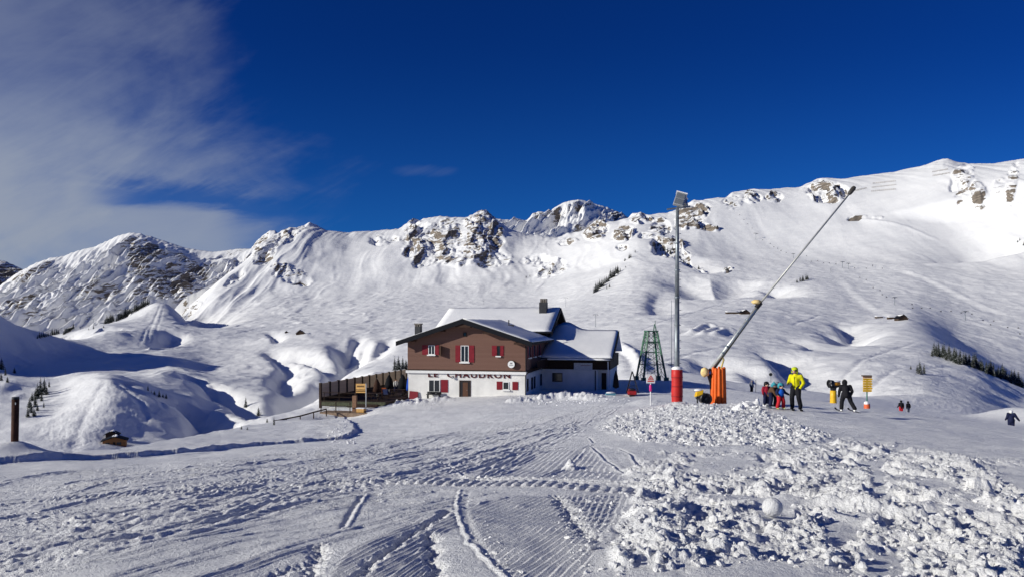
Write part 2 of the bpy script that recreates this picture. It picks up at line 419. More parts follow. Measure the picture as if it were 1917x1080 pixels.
# road berm on the valley side
berm = wl(resample([(-420, 912), (-150, 885), (0, 872), (130, 862), (330, 848), (480, 835), (600, 826), (655, 819), (668, 806), (660, 795), (640, 782)], 60))
def berm_fn(d, s, a, x, y):
    w = 0.14 + 0.04 * fbm(x / 0.7, y / 0.7, 2, 71)
    sd = -s * d + 0.18 * fbm(x / 1.1, y / 1.1, 3, 72)
    return (0.24 + 0.09 * fbm(x / 1.7, y / 1.7, 2, 73)) * smooth(-w, w, sd) * np.exp(-np.maximum(sd, 0) / 5.0)
along(berm, berm_fn, 14)
# traffic swath: a family of ski and vehicle tracks leading past the house
GA = resample([(-120, 905), (100, 884), (300, 868), (500, 850), (700, 828), (850, 800), (950, 782), (1060, 764), (1165, 749)], 14)
GB = resample([(-160, 1140), (100, 1066), (350, 1005), (600, 938), (800, 903), (950, 866), (1050, 826), (1110, 792), (1185, 753)], 14)
rs = np.random.RandomState(5)
swath = np.zeros_like(D1)
for i in range(64):
    t = rs.rand(); j = rs.randn() * 0.06; jj = rs.randn() * 0.05
    pts = [((1 - tt) * a[0] + tt * b[0], (1 - tt) * a[1] + tt * b[1]) for k, (a, b) in enumerate(zip(GA, GB))
           for tt in [min(1.05, max(-0.03, t + j * (k / 13.0 - 0.5) * 2 + jj * math.sin(k * 0.6 + i)))]]
    deep = 0.009 + 0.024 * rs.rand() ** 2.2; wd = 0.028 + 0.05 * rs.rand() ** 1.5; sd0 = int(rs.randint(1000)); k0 = int(rs.randint(0, 4)); k1 = 14 - int(rs.randint(0, 3))
    poly = wl(resample(pts[k0:k1], 36))
    def fn(d, s, a, x, y):
        br = smooth(-0.5, 0.2, fbm(a / 2.5, s * 0 + 0.37 * i, 2, sd0))
        dd = np.abs(d * s + 0.04 * fbm(a / 0.6, a * 0 + i, 2, sd0 + 1))
        return br * deep * (-np.exp(-(dd / wd) ** 2) * 1.3 + 0.9 * np.exp(-((dd - wd * 2.0) / (wd * 0.9)) ** 2))
    along(poly, fn, 1.2)
road = poly_mask(PX1, PY1, [tuple(p) for p in GA] + [tuple(p) for p in GB[::-1]], 10)
streak = fbm(X1 / 0.22, Y1 / 0.22, 3, 21) * smooth(-0.1, 0.5, fbm(X1 / 2.2, Y1 / 3.0, 3, 22))
DZ1 += road * (0.014 * streak + 0.006 * fbm(X1 / 0.07, Y1 / 0.10, 2, 23) + 0.007 * fbm(X1 / 0.16, Y1 / 0.22, 2, 26))
DZ1 += road * cobbles(X1, Y1, 0.085, 0.35, 24, 0.22) * smooth(0.0, 0.45, fbm(X1 / 3.2, Y1 / 3.2, 2, 25))
# rows of chewed snow close to the camera on the left
def stripe(pts, deep, wd, rough, seed, ridge=0.0):
    poly = wl(resample(pts, 30))
    def fn(d, s, a, x, y):
        sd = d * s + rough * 0.5 * fbm(a / 0.35, a * 0 + seed, 3, seed)
        dd = np.abs(sd)
        lump = cobbles(x, y, 0.055, 0.6, seed, 0.45) * np.exp(-(dd / (wd * 1.8)) ** 2) * (rough > 0.03)
        return -deep * np.exp(-(dd / wd) ** 2) + ridge * np.exp(-((sd - wd * 1.7) / (wd * 0.8)) ** 2) + lump * rough * 3
    along(poly, fn, 1.5)
for p in ([(-80, 990), (200, 958), (420, 925), (640, 900)], [(-80, 1040), (150, 1000), (420, 950), (760, 925)], [(-80, 1062), (200, 1015), (560, 945), (900, 915)],
          [(-60, 1100), (200, 1052), (480, 985), (800, 925)], [(200, 1090), (450, 1015), (700, 965), (860, 930)], [(330, 1100), (560, 1015), (800, 950), (920, 925)]):
    stripe(p, 0.019, 0.03, 0.045, int(p[0][1]), 0.016)
    stripe([(a + 20, b + 9) for a, b in p], 0.013, 0.026, 0.035, int(p[0][1]) + 3, 0.012)
    stripe([(a - 30, b + 20) for a, b in p], 0.012, 0.022, 0.03, int(p[0][1]) + 5, 0.010)
LA = resample([(-90, 968), (330, 934), (640, 906), (930, 888)], 10); LB = resample([(-90, 1135), (200, 1066), (445, 1000), (700, 946), (940, 902)], 10)
for i in range(20):
    t = (i + rs.rand() * 0.8) / 20.0; j = rs.randn() * 0.02
    pts = [((1 - tt) * a[0] + tt * b[0], (1 - tt) * a[1] + tt * b[1]) for k, (a, b) in enumerate(zip(LA, LB)) for tt in [t + j * (k - 4.5) / 4.5]]
    stripe(pts[int(rs.randint(0, 2)):10 - int(rs.randint(0, 3))], 0.012 + 0.016 * rs.rand(), 0.018 + 0.018 * rs.rand(), 0.022, 700 + i, 0.010)
# paddle track running across the picture
tread = wl(resample([(-80, 952), (100, 936), (250, 925), (420, 917), (640, 909), (900, 907), (1170, 912), (1330, 919), (1480, 929)], 60))
tread_len = sum(math.dist(p, r) for p, r in zip(tread[:-1], tread[1:]))
def tread_fn(d, s, a, x, y):
    amp = smooth(0.0, 2.0, a) * (1 - smooth(tread_len - 2.6, tread_len - 0.4, a)) * (0.75 + 0.5 * fbm(a / 0.9, a * 0, 2, 81))
    h = 0.0; sd = s * d; P = 0.15                       # two staggered rows of lumps squeezed up between the paddles
    for o, f in ((-0.13, 0.0), (0.12, 0.45)):
        da = ((a / P + f + sd * 0.9) % 1.0 - 0.5) * P
        h = h + np.sqrt(np.maximum(1 - (da / 0.062) ** 2 - ((sd - o) / 0.15) ** 2, 0))
    return amp * (0.062 * h - 0.015 * np.exp(-(d / 0.3) ** 4) + 0.010 * fbm(x / .06, y / .06, 2, 82) * np.exp(-(d / .4) ** 2))
along(tread, tread_fn, 1.0)
tread2 = wl(resample([(880, 897), (1170, 899), (1330, 908), (1520, 918), (1750, 930)], 30))
along(tread2, lambda d, s, a, x, y: 0.035 * np.exp(-((d - 0.1) / 0.06) ** 2) - 0.02 * np.exp(-(d / 0.06) ** 2) + 0.018 * fbm(x / .07, y / .07, 2, 83) * np.exp(-(d / .2) ** 2), 0.8)
stripe([(1470, 940), (1600, 952), (1760, 975), (1960, 1000)], -0.07, 0.16, 0.03, 84)
stripe([(1500, 962), (1640, 985), (1800, 1010), (1960, 1030)], -0.05, 0.12, 0.03, 85)
# combed snow and blade cuts at the bottom
def comb(poly_px, line, spacing, amp):
    m = poly_mask(PX1, PY1, poly_px, 5.0); k = m > 0.01
    (ax, ay), (bx, by) = wl(line); L = math.hypot(bx - ax, by - ay)
    s = (X1[k] - ax) * (by - ay) / L - (Y1[k] - ay) * (bx - ax) / L
    s = s + 0.02 * fbm(X1[k] / 0.5, Y1[k] / 0.5, 2, 31)
    DZ1[k] += m[k] * amp * (np.sin(2 * np.pi * s / spacing) + 0.35 * np.sin(4 * np.pi * s / spacing))
comb([(600, 1100), (650, 1030), (760, 980), (850, 958), (860, 985), (830, 1000), (690, 1100)], [(620, 1060), (840, 966)], 0.075, 0.009)
comb([(690, 1110), (790, 1020), (812, 1012), (818, 1110)], [(720, 1080), (800, 1025)], 0.075, 0.009)
comb([(872, 945), (960, 930), (1160, 925), (1130, 1000), (1080, 1100), (980, 1100), (900, 1010)], [(900, 985), (1010, 940)], 0.075, 0.006)
comb([(925, 850), (1040, 840), (1110, 850), (1170, 890), (900, 900)], [(960, 895), (1060, 845)], 0.11, 0.006)
comb([(1060, 925), (1180, 918), (1170, 990), (1110, 990)], [(1100, 985), (1130, 925)], 0.07, 0.003)
def gouge(pts, deep, wd, seed, lip=0.05):
    poly = wl(resample(pts, 24))
    def fn(d, s, a, x, y):
        sd = d * s + 0.05 * fbm(a / 0.25, a * 0 + seed, 3, seed)
        return -deep * np.exp(-(sd / np.where(sd < 0, wd * 2.0, wd)) ** 2) + lip * np.exp(-((sd + wd * 2.0) / wd) ** 2) + 0.02 * fbm(x / .05, y / .05, 2, seed) * np.exp(-(sd / (wd * 2)) ** 2)
    along(poly, fn, 1.0)
gouge([(838, 958), (790, 985), (720, 1030), (640, 1095)], 0.05, 0.035, 101, 0.012)
gouge([(800, 1000), (808, 1030), (812, 1060), (818, 1110)], 0.05, 0.04, 102, 0.005)
gouge([(1040, 928), (1062, 955), (1080, 985), (1105, 1008)], 0.035, 0.05, 103, 0.004)
gouge([(500, 1100), (520, 1070), (560, 1055)], 0.035, 0.05, 104, 0.004); gouge([(570, 1100), (590, 1050), (600, 1020)], 0.035, 0.05, 105, 0.004)
ridge_p = [(862, 920), (856, 945), (862, 975), (880, 1010), (905, 1040), (935, 1068), (970, 1100)]
stripe(ridge_p, -0.013, 0.022, 0.06, 106, -0.005)
stripe([(a + 16, b) for a, b in ridge_p], 0.006, 0.03, 0.02, 107)
for p in ([(900, 898), (950, 868), (1010, 842), (1100, 820), (1112, 830)], [(880, 905), (930, 868), (985, 845), (1050, 832)], [(925, 893), (985, 862), (1050, 842)], [(1000, 895), (1070, 862), (1105, 838)],
          [(820, 868), (860, 885), (880, 898)], [(700, 905), (780, 880), (840, 862)], [(640, 985), (665, 950), (680, 930)], [(1110, 845), (1160, 870), (1180, 880)], [(1110, 840), (1180, 850), (1200, 868)]):
    stripe(p, 0.020, 0.034, 0.02, int(p[0][0]), 0.014)
# skied texture on the open piste at the right
pm = poly_mask(PX1, PY1, [(1500, 780), (1420, 745), (1500, 735), (1917, 795), (2100, 830), (2100, 880), (1900, 860), (1600, 815)], 8)
dirp = 0.35
DZ1 += pm * 0.045 * fbm((X1 * math.cos(dirp) + Y1 * math.sin(dirp)) / 7.0, (-X1 * math.sin(dirp) + Y1 * math.cos(dirp)) / 0.8, 3, 121)
N1.Z = BASE1.Z + DZ1 * inframe + 0.0
N1.build('snow_field', SNOW_NEAR, label='tracked and ploughed snow in front of the house')
# ------------------------------------------------------------------ valley, hills and mountain ranges
# columns of (distance, row) from the hidden valley behind the near edge up to the crest
PROF = [
 (-520, [(60, 1000), (230, 900), (420, 770), (520, 760), (800, 665), (1200, 615), (1500, 610), (1900, 600)]),
 (0,   [(60, 985), (260, 862), (480, 708), (570, 716), (800, 690), (1200, 640), (1450, 636), (1900, 668)]),
 (100, [(60, 985), (260, 860), (470, 712), (560, 716), (800, 676), (1200, 632), (1450, 632), (1900, 665)]),
 (200, [(62, 980), (280, 850), (430, 697), (540, 712), (800, 668), (1200, 607), (1450, 612), (1900, 655)]),
 (260, [(66, 975), (300, 842), (420, 716), (540, 712), (800, 666), (1200, 604), (1480, 582), (1850, 625)]),
 (303, [(70, 970), (310, 836), (410, 740), (545, 706), (800, 666), (1200, 606), (1500, 560), (1820, 602)]),
 (350, [(72, 960), (320, 826), (400, 768), (550, 712), (800, 672), (1200, 610), (1560, 572), (1850, 548)]),
 (400, [(76, 950), (330, 816), (420, 772), (560, 722), (800, 680), (1200, 614), (1600, 582), (1900, 528)]),
 (500, [(90, 930), (350, 800), (450, 765), (600, 716), (850, 660), (1250, 612), (1700, 560), (2200, 444)]),
 (600, [(110, 900), (350, 790), (470, 748), (620, 705), (850, 645), (1250, 605), (1700, 555), (2400, 431)]),
 (700, [(130, 860), (310, 750), (430, 708), (600, 672), (850, 640), (1250, 597), (1700, 545), (2400, 436)]),
 (800, [(140, 840), (300, 735), (430, 690), (600, 660), (850, 630), (1250, 590), (1700, 540), (2400, 411)]),
 (905, [(140, 830), (300, 730), (440, 684), (610, 652), (850, 622), (1230, 585), (1650, 535), (2300, 394)]),
 (1000, [(140, 820), (300, 728), (440, 680), (600, 648), (830, 612), (1200, 580), (1600, 530), (2200, 444)]),
 (1100, [(135, 780), (270, 722), (400, 678), (560, 642), (790, 600), (1120, 563), (1500, 508), (2100, 436)]),
 (1200, [(130, 745), (190, 712), (330, 678), (500, 636), (740, 593), (1040, 553), (1380, 486), (2000, 404)]),
 (1300, [(130, 745), (190, 714), (330, 668), (500, 628), (720, 590), (1000, 556), (1420, 478), (1950, 380)]),
 (1400, [(135, 755), (190, 722), (330, 668), (480, 634), (700, 590), (1000, 552), (1400, 486), (2000, 360)]),
 (1500, [(140, 760), (190, 728), (310, 688), (450, 645), (680, 600), (950, 556), (1360, 488), (2020, 358)]),
 (1600, [(140, 770), (200, 733), (310, 692), (450, 650), (690, 606), (930, 562), (1320, 490), (1960, 340)]),
 (1700, [(140, 785), (200, 745), (310, 694), (450, 652), (690, 598), (890, 570), (1260, 490), (1880, 325)]),
 (1800, [(140, 800), (200, 758), (310, 712), (440, 668), (640, 652), (840, 598), (1190, 500), (1780, 314)]),
 (1917, [(140, 830), (200, 790), (310, 756), (420, 722), (600, 706), (790, 622), (1110, 512), (1680, 305)]),
 (2440, [(140, 960), (200, 920), (310, 880), (420, 850), (580, 800), (690, 680), (850, 540), (1250, 330)])]
SKY = [(300, 602), (350, 548), (370, 540), (400, 528), (425, 513), (450, 497), (470, 478), (480, 465), (490, 455), (505, 447), (525, 437), (542, 428), (557, 429),
       (579, 418), (593, 424), (610, 435), (630, 438), (652, 441), (665, 437), (705, 436), (725, 434), (745, 436), (758, 424), (773, 414), (788, 416), (803, 411),
       (825, 408), (845, 411), (870, 411), (890, 405), (905, 394), (918, 404), (930, 415), (948, 430), (960, 437), (985, 445), (1010, 444), (1043, 450), (1060, 443),
       (1100, 436), (1120, 415), (1135, 420), (1158, 423), (1178, 413), (1185, 406), (1200, 404), (1215, 411), (1233, 406), (1250, 407), (1265, 400), (1283, 388),
       (1298, 380), (1310, 381), (1320, 378), (1346, 376), (1358, 377), (1370, 365), (1386, 363), (1405, 360), (1440, 361), (1462, 360), (1497, 359), (1512, 351),
       (1530, 341), (1547, 340), (1572, 343), (1622, 336), (1635, 334), (1675, 330), (1717, 321), (1737, 315), (1765, 303), (1775, 304), (1793, 311), (1808, 315),
       (1838, 315), (1863, 314), (1888, 310), (1917, 305), (2000, 302), (2150, 318), (2440, 332)]
pp = np.array([p[0] for p in PROF], float)
KD = np.array([[c[0] for c in p[1]] for p in PROF], float); KY = np.array([[c[1] for c in p[1]] for p in PROF], float)
px2 = px_columns(1.9)
kd = np.stack([pchip1(pp, KD[:, k], px2) for k in range(8)]); ky = np.stack([pchip1(pp, KY[:, k], px2) for k in range(8)])
sk = interp(px2, SKY)
ker = np.exp(-(np.arange(-60, 61) / 24.0) ** 2); ker /= ker.sum()
sks = np.convolve(np.pad(sk, 60, mode='edge'), ker, 'valid')           # broad skyline for the face; its detail is added near the crest only
ky[7] = ky[7] + (sks - ky[7]) * smooth(285, 345, px2)
kd = np.concatenate([kd, kd[7:] * 1.12, kd[7:] * 1.5]); kz = (HY - ky) / F * kd[:8]
kz = np.concatenate([kz, kz[7:] - 60, kz[7:] - 420])
nseg = [26, 80, 70, 80, 120, 150, 150, 260, 8, 6][:9]
tt = np.concatenate([k + np.linspace(0, 1, n, endpoint=False) for k, n in enumerate(nseg)] + [[9.0]])
lx = np.log(kd); hh = np.diff(lx, axis=0); dl = np.diff(kz, axis=0) / hh
mm = pchip_slopes(hh, dl)
seg = np.minimum(tt.astype(int), 8); tl = (tt - seg)[:, None]
D2 = np.exp(lx[seg] + tl * hh[seg])
Z2 = ((1 + 2 * tl) * (1 - tl) ** 2 * kz[seg] + tl * (1 - tl) ** 2 * hh[seg] * mm[seg] + tl * tl * (3 - 2 * tl) * kz[seg + 1] + tl * tl * (tl - 1) * hh[seg] * mm[seg + 1])
kr = np.exp(-(np.arange(-20, 21) / 8.0) ** 2); kr /= kr.sum()
def soften(A):                                                        # round off creases between surveyed columns
    P = np.pad(A, ((0, 0), (20, 20)), mode='edge'); return sum(kr[i] * P[:, i:i + A.shape[1]] for i in range(41))
Z2 = soften(Z2); D2 = soften(D2)
N2 = Sheet(px2, D2, Z2); X2 = N2.X(); Y2 = D2
BASE2 = Sheet(px2, D2, Z2.copy()); PY2 = BASE2.PY(); PX2 = np.broadcast_to(px2[None, :], D2.shape)
T2 = np.broadcast_to(tt[:, None], D2.shape)
DZ2 = np.zeros_like(D2)
mid = smooth(0.6, 1.2, T2) * (1 - smooth(5.6, 6.6, T2)); mtn = smooth(5.5, 6.3, T2) * (1 - smooth(7.05, 7.6, T2))
crest = np.exp(-((T2 - 7.0) / 0.25) ** 2)
rightq = 1 - 0.62 * smooth(640, 800, PX2)
DZ2 += mid * rightq * (4.0 * fbm(X2 / 170.0, Y2 / 200.0, 3, 201) + 3.0 * np.maximum(ridged(X2 / 130.0 + 0.25 * fbm(X2 / 60, Y2 / 60, 2, 5), Y2 / 260.0, 3, 202) - 0.8, 0)) * smooth(140, 420, D2)
DZ2 += mid * 0.7 * fbm(X2 / 18.0, Y2 / 18.0, 3, 203) * smooth(150, 300, D2)
def b2(px, py): return BASE2.world(px, py)
def cut(pts, width, depth, asym=1.0, noise=0.12):
    """a stream gully (depth > 0) or a bank (depth < 0); asym < 1 steepens its left wall"""
    poly = [b2(*p) for p in resample(pts, max(8, len(pts) * 9))]
    p = np.array(poly); m = width * 7
    k = (X2 > p[:, 0].min() - m) & (X2 < p[:, 0].max() + m) & (Y2 > p[:, 1].min() - m) & (Y2 < p[:, 1].max() + m) & (T2 < 7.2)
    if not k.any(): return
    d, s, a = seg_dist(X2[k], Y2[k], poly)
    L = float(np.sum(np.hypot(*np.diff(p, axis=0).T))) + 1e-6
    ends = smooth(0.0, 0.15, a / L) * (1 - smooth(0.85, 1.0, a / L))
    d = d * (1 + noise * np.clip(fbm(X2[k] / (width * 2.2), Y2[k] / (width * 2.2), 3, int(pts[0][0])), -1.5, 1.5))
    w = width * (1 + ends * (np.where(s < 0, asym, 1 / max(asym, 0.3) ** 0.5) - 1))       # even at the ends
    DZ2[k] -= depth * (0.25 + 0.75 * ends) * np.exp(-(d / w) ** 2)
# travel is away from the camera so "left" is the side whose wall faces away from the sun
cut([(524, 769), (544, 751), (585, 725), (630, 700), (650, 684), (655, 672), (648, 652), (640, 635)], 17, 19, 0.75)
cut([(648, 655), (660, 640), (672, 628)], 9, 8, 0.7)
cut([(660, 672), (672, 652), (684, 636)], 7, 7, 0.7); cut([(690, 668), (712, 650), (728, 632)], 11, 9, 0.7)
cut([(545, 732), (528, 715), (527, 698), (540, 680), (524, 664), (505, 650)], 13, 12, 0.7)
cut([(640, 694), (615, 683), (590, 671), (552, 652)], 11, 10, 0.7); cut([(520, 640), (513, 630), (505, 624)], 8, 7, 0.7)
cut([(560, 728), (590, 715), (612, 702)], 16, 11, 0.7)
cut([(505, 786), (470, 765), (440, 752), (413, 745), (398, 730)], 11, 11, 0.7)
cut([(352, 815), (384, 800), (381, 785), (352, 765), (325, 752), (300, 745)], 10, 11, 0.75)
cut([(420, 742), (400, 728), (370, 718), (345, 702)], 8, 6, 0.7)
cut([(300, 742), (265, 726), (235, 708), (215, 700)], 8, 5, 0.7)
cut([(395, 606), (365, 586), (345, 570), (325, 556)], 50, 42, 0.7); cut([(300, 645), (315, 632), (325, 622)], 17, 14, 0.7)
cut([(160, 640), (125, 636), (90, 640)], 18, 12, 0.7); cut([(230, 620), (200, 618), (175, 622)], 14, 10, 0.7)
cut([(1318, 694), (1300, 684), (1278, 672)], 9, 5.5, 0.6)
cut([(1412, 708), (1380, 695), (1350, 680), (1320, 664)], 13, 8, 0.6); cut([(1445, 692), (1425, 680), (1408, 670)], 10, 6.5, 0.6)
cut([(1552, 725), (1520, 704), (1487, 682), (1455, 664), (1425, 648)], 14, 10, 0.5)
cut([(1590, 640), (1575, 628), (1556, 618)], 15, 11, 0.6); cut([(1602, 628), (1588, 615), (1575, 604)], 13, 9, 0.6)
cut([(1512, 652), (1530, 648), (1500, 636), (1470, 628)], 10, 4, 0.6)
cut([(1240, 588), (1228, 566), (1240, 540)], 20, 7, 0.6); cut([(1390, 520), (1340, 552), (1290, 530), (1262, 512)], 34, 16, 1.0, 0.2)
cut([(1332, 508), (1300, 495), (1275, 480)], 26, 18, 0.5); cut([(1465, 555), (1455, 545), (1445, 535)], 22, 14, 0.6)
cut([(1880, 470), (1840, 440), (1800, 400), (1790, 360)], 110, 42, 0.8)
# service road that curls past the tower, and pushed-up snow at the hut slope
cut([(1200, 705), (1193, 680), (1183, 660), (1165, 647), (1150, 640)], 3.5, -2.4, 1.0, 0.1); cut([(1188, 705), (1182, 680), (1172, 664), (1155, 652)], 2.2, 1.5, 1.0, 0.1)
cut([(132, 850), (150, 800), (175, 745), (196, 706)], 2.2, 0.45, 0.8, 0.05)
cut([(1290, 625), (1325, 612), (1350, 615)], 4, -3, .8); cut([(1310, 628), (1345, 617), (1370, 620)], 4, -3, .8); cut([(1335, 628), (1362, 620), (1390, 621)], 4, -3, .8)
for c in ([(1560, 520), (1620, 575), (1680, 600)], [(1660, 500), (1720, 520), (1800, 560), (1900, 600)]):
    cut(c, 10, 1.1, 0.8, 0.1); cut([(a + 14, b) for a, b in c], 7, -0.6, 0.8, 0.1)
cut([(1590, 406), (1640, 410), (1700, 412), (1760, 418)], 5, -1.8, 0.7, 0.2)
for tr in ([(470, 802), (455, 772), (415, 742), (360, 712), (310, 700)], [(482, 800), (468, 770), (428, 740), (372, 710), (322, 697)], [(275, 800), (268, 770), (240, 735), (214, 708)], [(310, 775), (290, 745), (262, 720)],
           [(290, 640), (297, 605), (306, 575)], [(275, 640), (286, 605), (300, 572)], [(260, 645), (280, 610), (303, 566)], [(440, 700), (520, 690), (600, 660)], [(330, 640), (420, 630), (520, 606)],
           [(1130, 640), (1250, 600), (1330, 575), (1395, 560)], [(1480, 610), (1540, 590), (1620, 585)], [(1200, 690), (1290, 660), (1380, 640)], [(1560, 700), (1640, 665), (1720, 640)], [(1600, 720), (1700, 690), (1800, 690)]):
    cut(tr, 1.7, 0.55, 1.0, 0.05)
# skied-out moguls on the nearer slopes
mog = smooth(0.0, 0.5, poly_mask(PX2, PY2, [(1640, 650), (1740, 660), (1917, 740), (2100, 800), (1917, 800), (1700, 745), (1600, 690)], 25)
             + poly_mask(PX2, PY2, [(190, 715), (260, 735), (275, 800), (190, 815), (120, 840), (70, 800), (140, 760)], 20)
             + poly_mask(PX2, PY2, [(1460, 655), (1500, 650), (1570, 715), (1540, 725)], 10))
DZ2 += mog * 0.16 * fbm(X2 / 3.2, Y2 / 7.0, 3, 221) + mog * 0.09 * fbm((X2 + Y2 * 0.5) / 1.6, Y2 / 5.0, 2, 222)
# hill outside the frame on the left whose shadow fills the hollow
DZ2 += 100 * np.exp(-(((X2 + 560) / 60) ** 2 + ((Y2 - 650) / 185) ** 2)) * smooth(430, 560, D2)
# rock: patches of crag, in picture columns and rows of the surveyed slope
rock2 = np.zeros_like(D2)
def crag(px, py, rx, ry, a=1.0, ang=0.0):
    c, s = math.cos(math.radians(ang)), math.sin(math.radians(ang))
    u = (PX2 - px) * c + (PY2 - py) * s; v = -(PX2 - px) * s + (PY2 - py) * c
    wob = 0.35 * fbm(PX2 / 22.0, PY2 / 16.0, 3, 301)
    q = (u / rx) ** 2 + (v / ry) ** 2
    rock2[:] = np.maximum(rock2, a * (1 - smooth(0.55, 1.25, q + wob)) * (T2 > 4.5) * (T2 < 7.3))
for c in ((540, 440, 50, 14, .75, -28), (495, 475, 26, 18, .8, -40), (548, 516, 34, 16, .8, 15), (523, 508, 16, 14, .7), (718, 447, 30, 11, .7), (782, 450, 32, 40, .92, 0), (835, 450, 36, 44, .95, 12),
          (805, 475, 44, 26, .8), (905, 446, 40, 52, 1.0, 0), (855, 485, 50, 16, .75), (930, 480, 30, 18, .7), (905, 400, 16, 9, .9), (1115, 432, 24, 20, 1.0, -20), (1168, 436, 24, 15, .95, -25),
          (1200, 412, 24, 9, .8), (1235, 424, 22, 15, .85, -30), (1296, 402, 34, 20, 1.1, -28), (1316, 421, 30, 6, 1.2, 14), (1210, 442, 16, 8, .8), (1062, 452, 20, 8, .7), (1000, 482, 26, 10, .62),
          (1164, 464, 10, 6, .8), (1030, 500, 34, 16, .55), (1018, 515, 14, 7, .7), (1372, 380, 18, 14, .85), (1408, 372, 18, 12, .9), (1448, 370, 16, 10, .85), (1545, 360, 36, 20, .85),
          (1580, 360, 9, 12, .9), (1800, 335, 20, 30, .75, 25), (1830, 350, 18, 14, .85, 40), (1895, 335, 11, 30, .62, 10), (1870, 340, 10, 14, .6, 30), (1250, 462, 34, 22, .8, 10), (1276, 482, 18, 12, .8),
          (1606, 406, 18, 4, .9, -8), (1645, 405, 12, 3, .7), (440, 520, 22, 8, .6, -30), (345, 555, 40, 9, .5, -15), (1310, 500, 14, 6, .6), (1362, 505, 9, 5, .7)):
    crag(*c)
# relief of the mountain wall: fluting everywhere, crags where there is rock
rib = ridged(X2 / 95.0 + 0.5 * fbm(X2 / 160, Y2 / 400, 3, 303), Y2 / 700.0 + X2 / 900, 3, 304)
flute = interp(px2, [(300, .5), (480, .6), (570, .55), (650, .12), (740, .2), (850, .35), (950, .4), (1060, .25), (1250, .16), (1500, .1), (1760, .12), (1800, .3), (1917, .3), (2440, .3)])[None, :]
DZ2 += mtn * (1 - crest) * flute * (9.0 * (rib - 0.9) + 6.0 * fbm(X2 / 60, Y2 / 150, 3, 305)) + mtn * 0.5 * fbm(X2 / 40, Y2 / 12, 3, 311) + mtn * (1 - crest) * 11.0 * fbm(X2 / 260, Y2 / 420, 3, 313) * smooth(460, 560, PX2) * (1 - 0.6 * smooth(1250, 1400, PX2))
rk = rock2 * (1 - 0.6 * crest)
cr = ridged(X2 / 62.0 + 0.6 * fbm(X2 / 90, Y2 / 130, 3, 306), Y2 / 320.0, 4, 307, 0.5)
DZ2 += rk * (16.0 * (cr - 1.0) + 2.5 * fbm(X2 / 14.0, Y2 / 30.0, 3, 308))
rockA = rock2 * (0.66 + 0.44 * smooth(0.75, 1.35, cr))
zz = Z2 + DZ2 - 0.2 * X2 + 14 * fbm(X2 / 110, Y2 / 110, 3, 309)
stp = 9.0; ph = (zz / stp) % 1.0
DZ2 += rk * 0.75 * stp * (smooth(0.25, 0.75, ph) - ph)
DZ2 -= ((sk - sks) * smooth(285, 345, px2) / F)[None, :] * D2 * smooth(6.55, 7.0, T2 + 0.10 * fbm(PX2 / 30.0, T2 * 6, 3, 312)) * smooth(6.4, 6.9, T2)
DZ2 += crest * 3.0 * fbm(X2 / 16.0, X2 * 0, 4, 310) * smooth(480, 520, PX2)
N2.Z = Z2 + DZ2
N2.build('mountains', SNOW_MID, rockA, label='snow bowl, hills and crest of the mountain chain')

# ---- separate ranges behind
def range_sheet(name, sky_pts, lo, hi, d_foot, y_foot, d_top, step, nrow, seed, rib_amp, rib_w, rock_fn, label, slant=0.0):
    px = np.arange(lo, hi, step); yr = interp(px, sky_pts)
    ker = np.exp(-(np.arange(-50, 51) / 20.0) ** 2); ker /= ker.sum(); yt = np.convolve(np.pad(yr, 50, mode='edge'), ker, 'valid')
    t = np.concatenate([np.linspace(0, 1, nrow), [1.06, 1.25]])[:, None]
    dt = d_top + 0 * px; df = d_foot + 0 * px
    zt = (HY - yt) / F * dt; zf = (HY - y_foot) / F * df
    D = df + (dt - df) * t
    prof = np.where(t <= 1, 0.45 * t + 0.55 * t ** 1.7, 1.0)
    Z = zf + (zt - zf) * prof - np.maximum(t - 1, 0) * (d_top - d_foot) * 1.6
    S = Sheet(px, D, Z); X = S.X(); PY = S.PY(); PXX = np.broadcast_to(px[None, :], D.shape)
    edge = np.exp(-((t - 1) / 0.07) ** 2); body = smooth(0, 0.12, t) * (1 - edge) * (t <= 1.0)
    xs = X + slant * (D - d_top)
    w = 0.55 * fbm(xs / (rib_w * 2.2), D / (rib_w * 4), 3, seed)
    r = ridged(xs / rib_w + w, D / (rib_w * 5.0), 4, seed + 1, 0.52)
    dz = body * rib_amp * (r - 1.1) + body * rib_amp * 0.35 * fbm(xs / (rib_w * .22), D / (rib_w * 0.8), 3, seed + 2)
    rock = rock_fn(PXX, PY, X, D, r) * (t <= 1.02)
    zz = Z + dz - 0.25 * X + 20 * fbm(X / 150, D / 150, 3, seed + 3); ph = (zz / 13.0) % 1.0
    dz += rock * body * 9 * (smooth(.25, .75, ph) - ph) + rock * body * 3 * fbm(X / 12, D / 24, 3, seed + 4)
    dz -= ((yr - yt) / F)[None, :] * D * smooth(0.72, 1.0, t)
    dz += edge * (t <= 1.0) * 4.0 * fbm(X / 22.0, X * 0, 4, seed + 5)
    S.Z = Z + dz
    S.build(name, SNOW_FAR, rock, label=label)
    return S
SKY_L = [(-500, 560), (-200, 560), (-60, 556), (0, 535), (30, 512), (60, 496), (90, 484), (118, 480), (150, 468), (175, 463), (200, 452), (222, 441), (245, 436), (265, 438), (290, 450),
         (318, 459), (340, 468), (370, 483), (400, 487), (430, 480), (460, 470), (480, 462), (520, 470), (560, 500)]
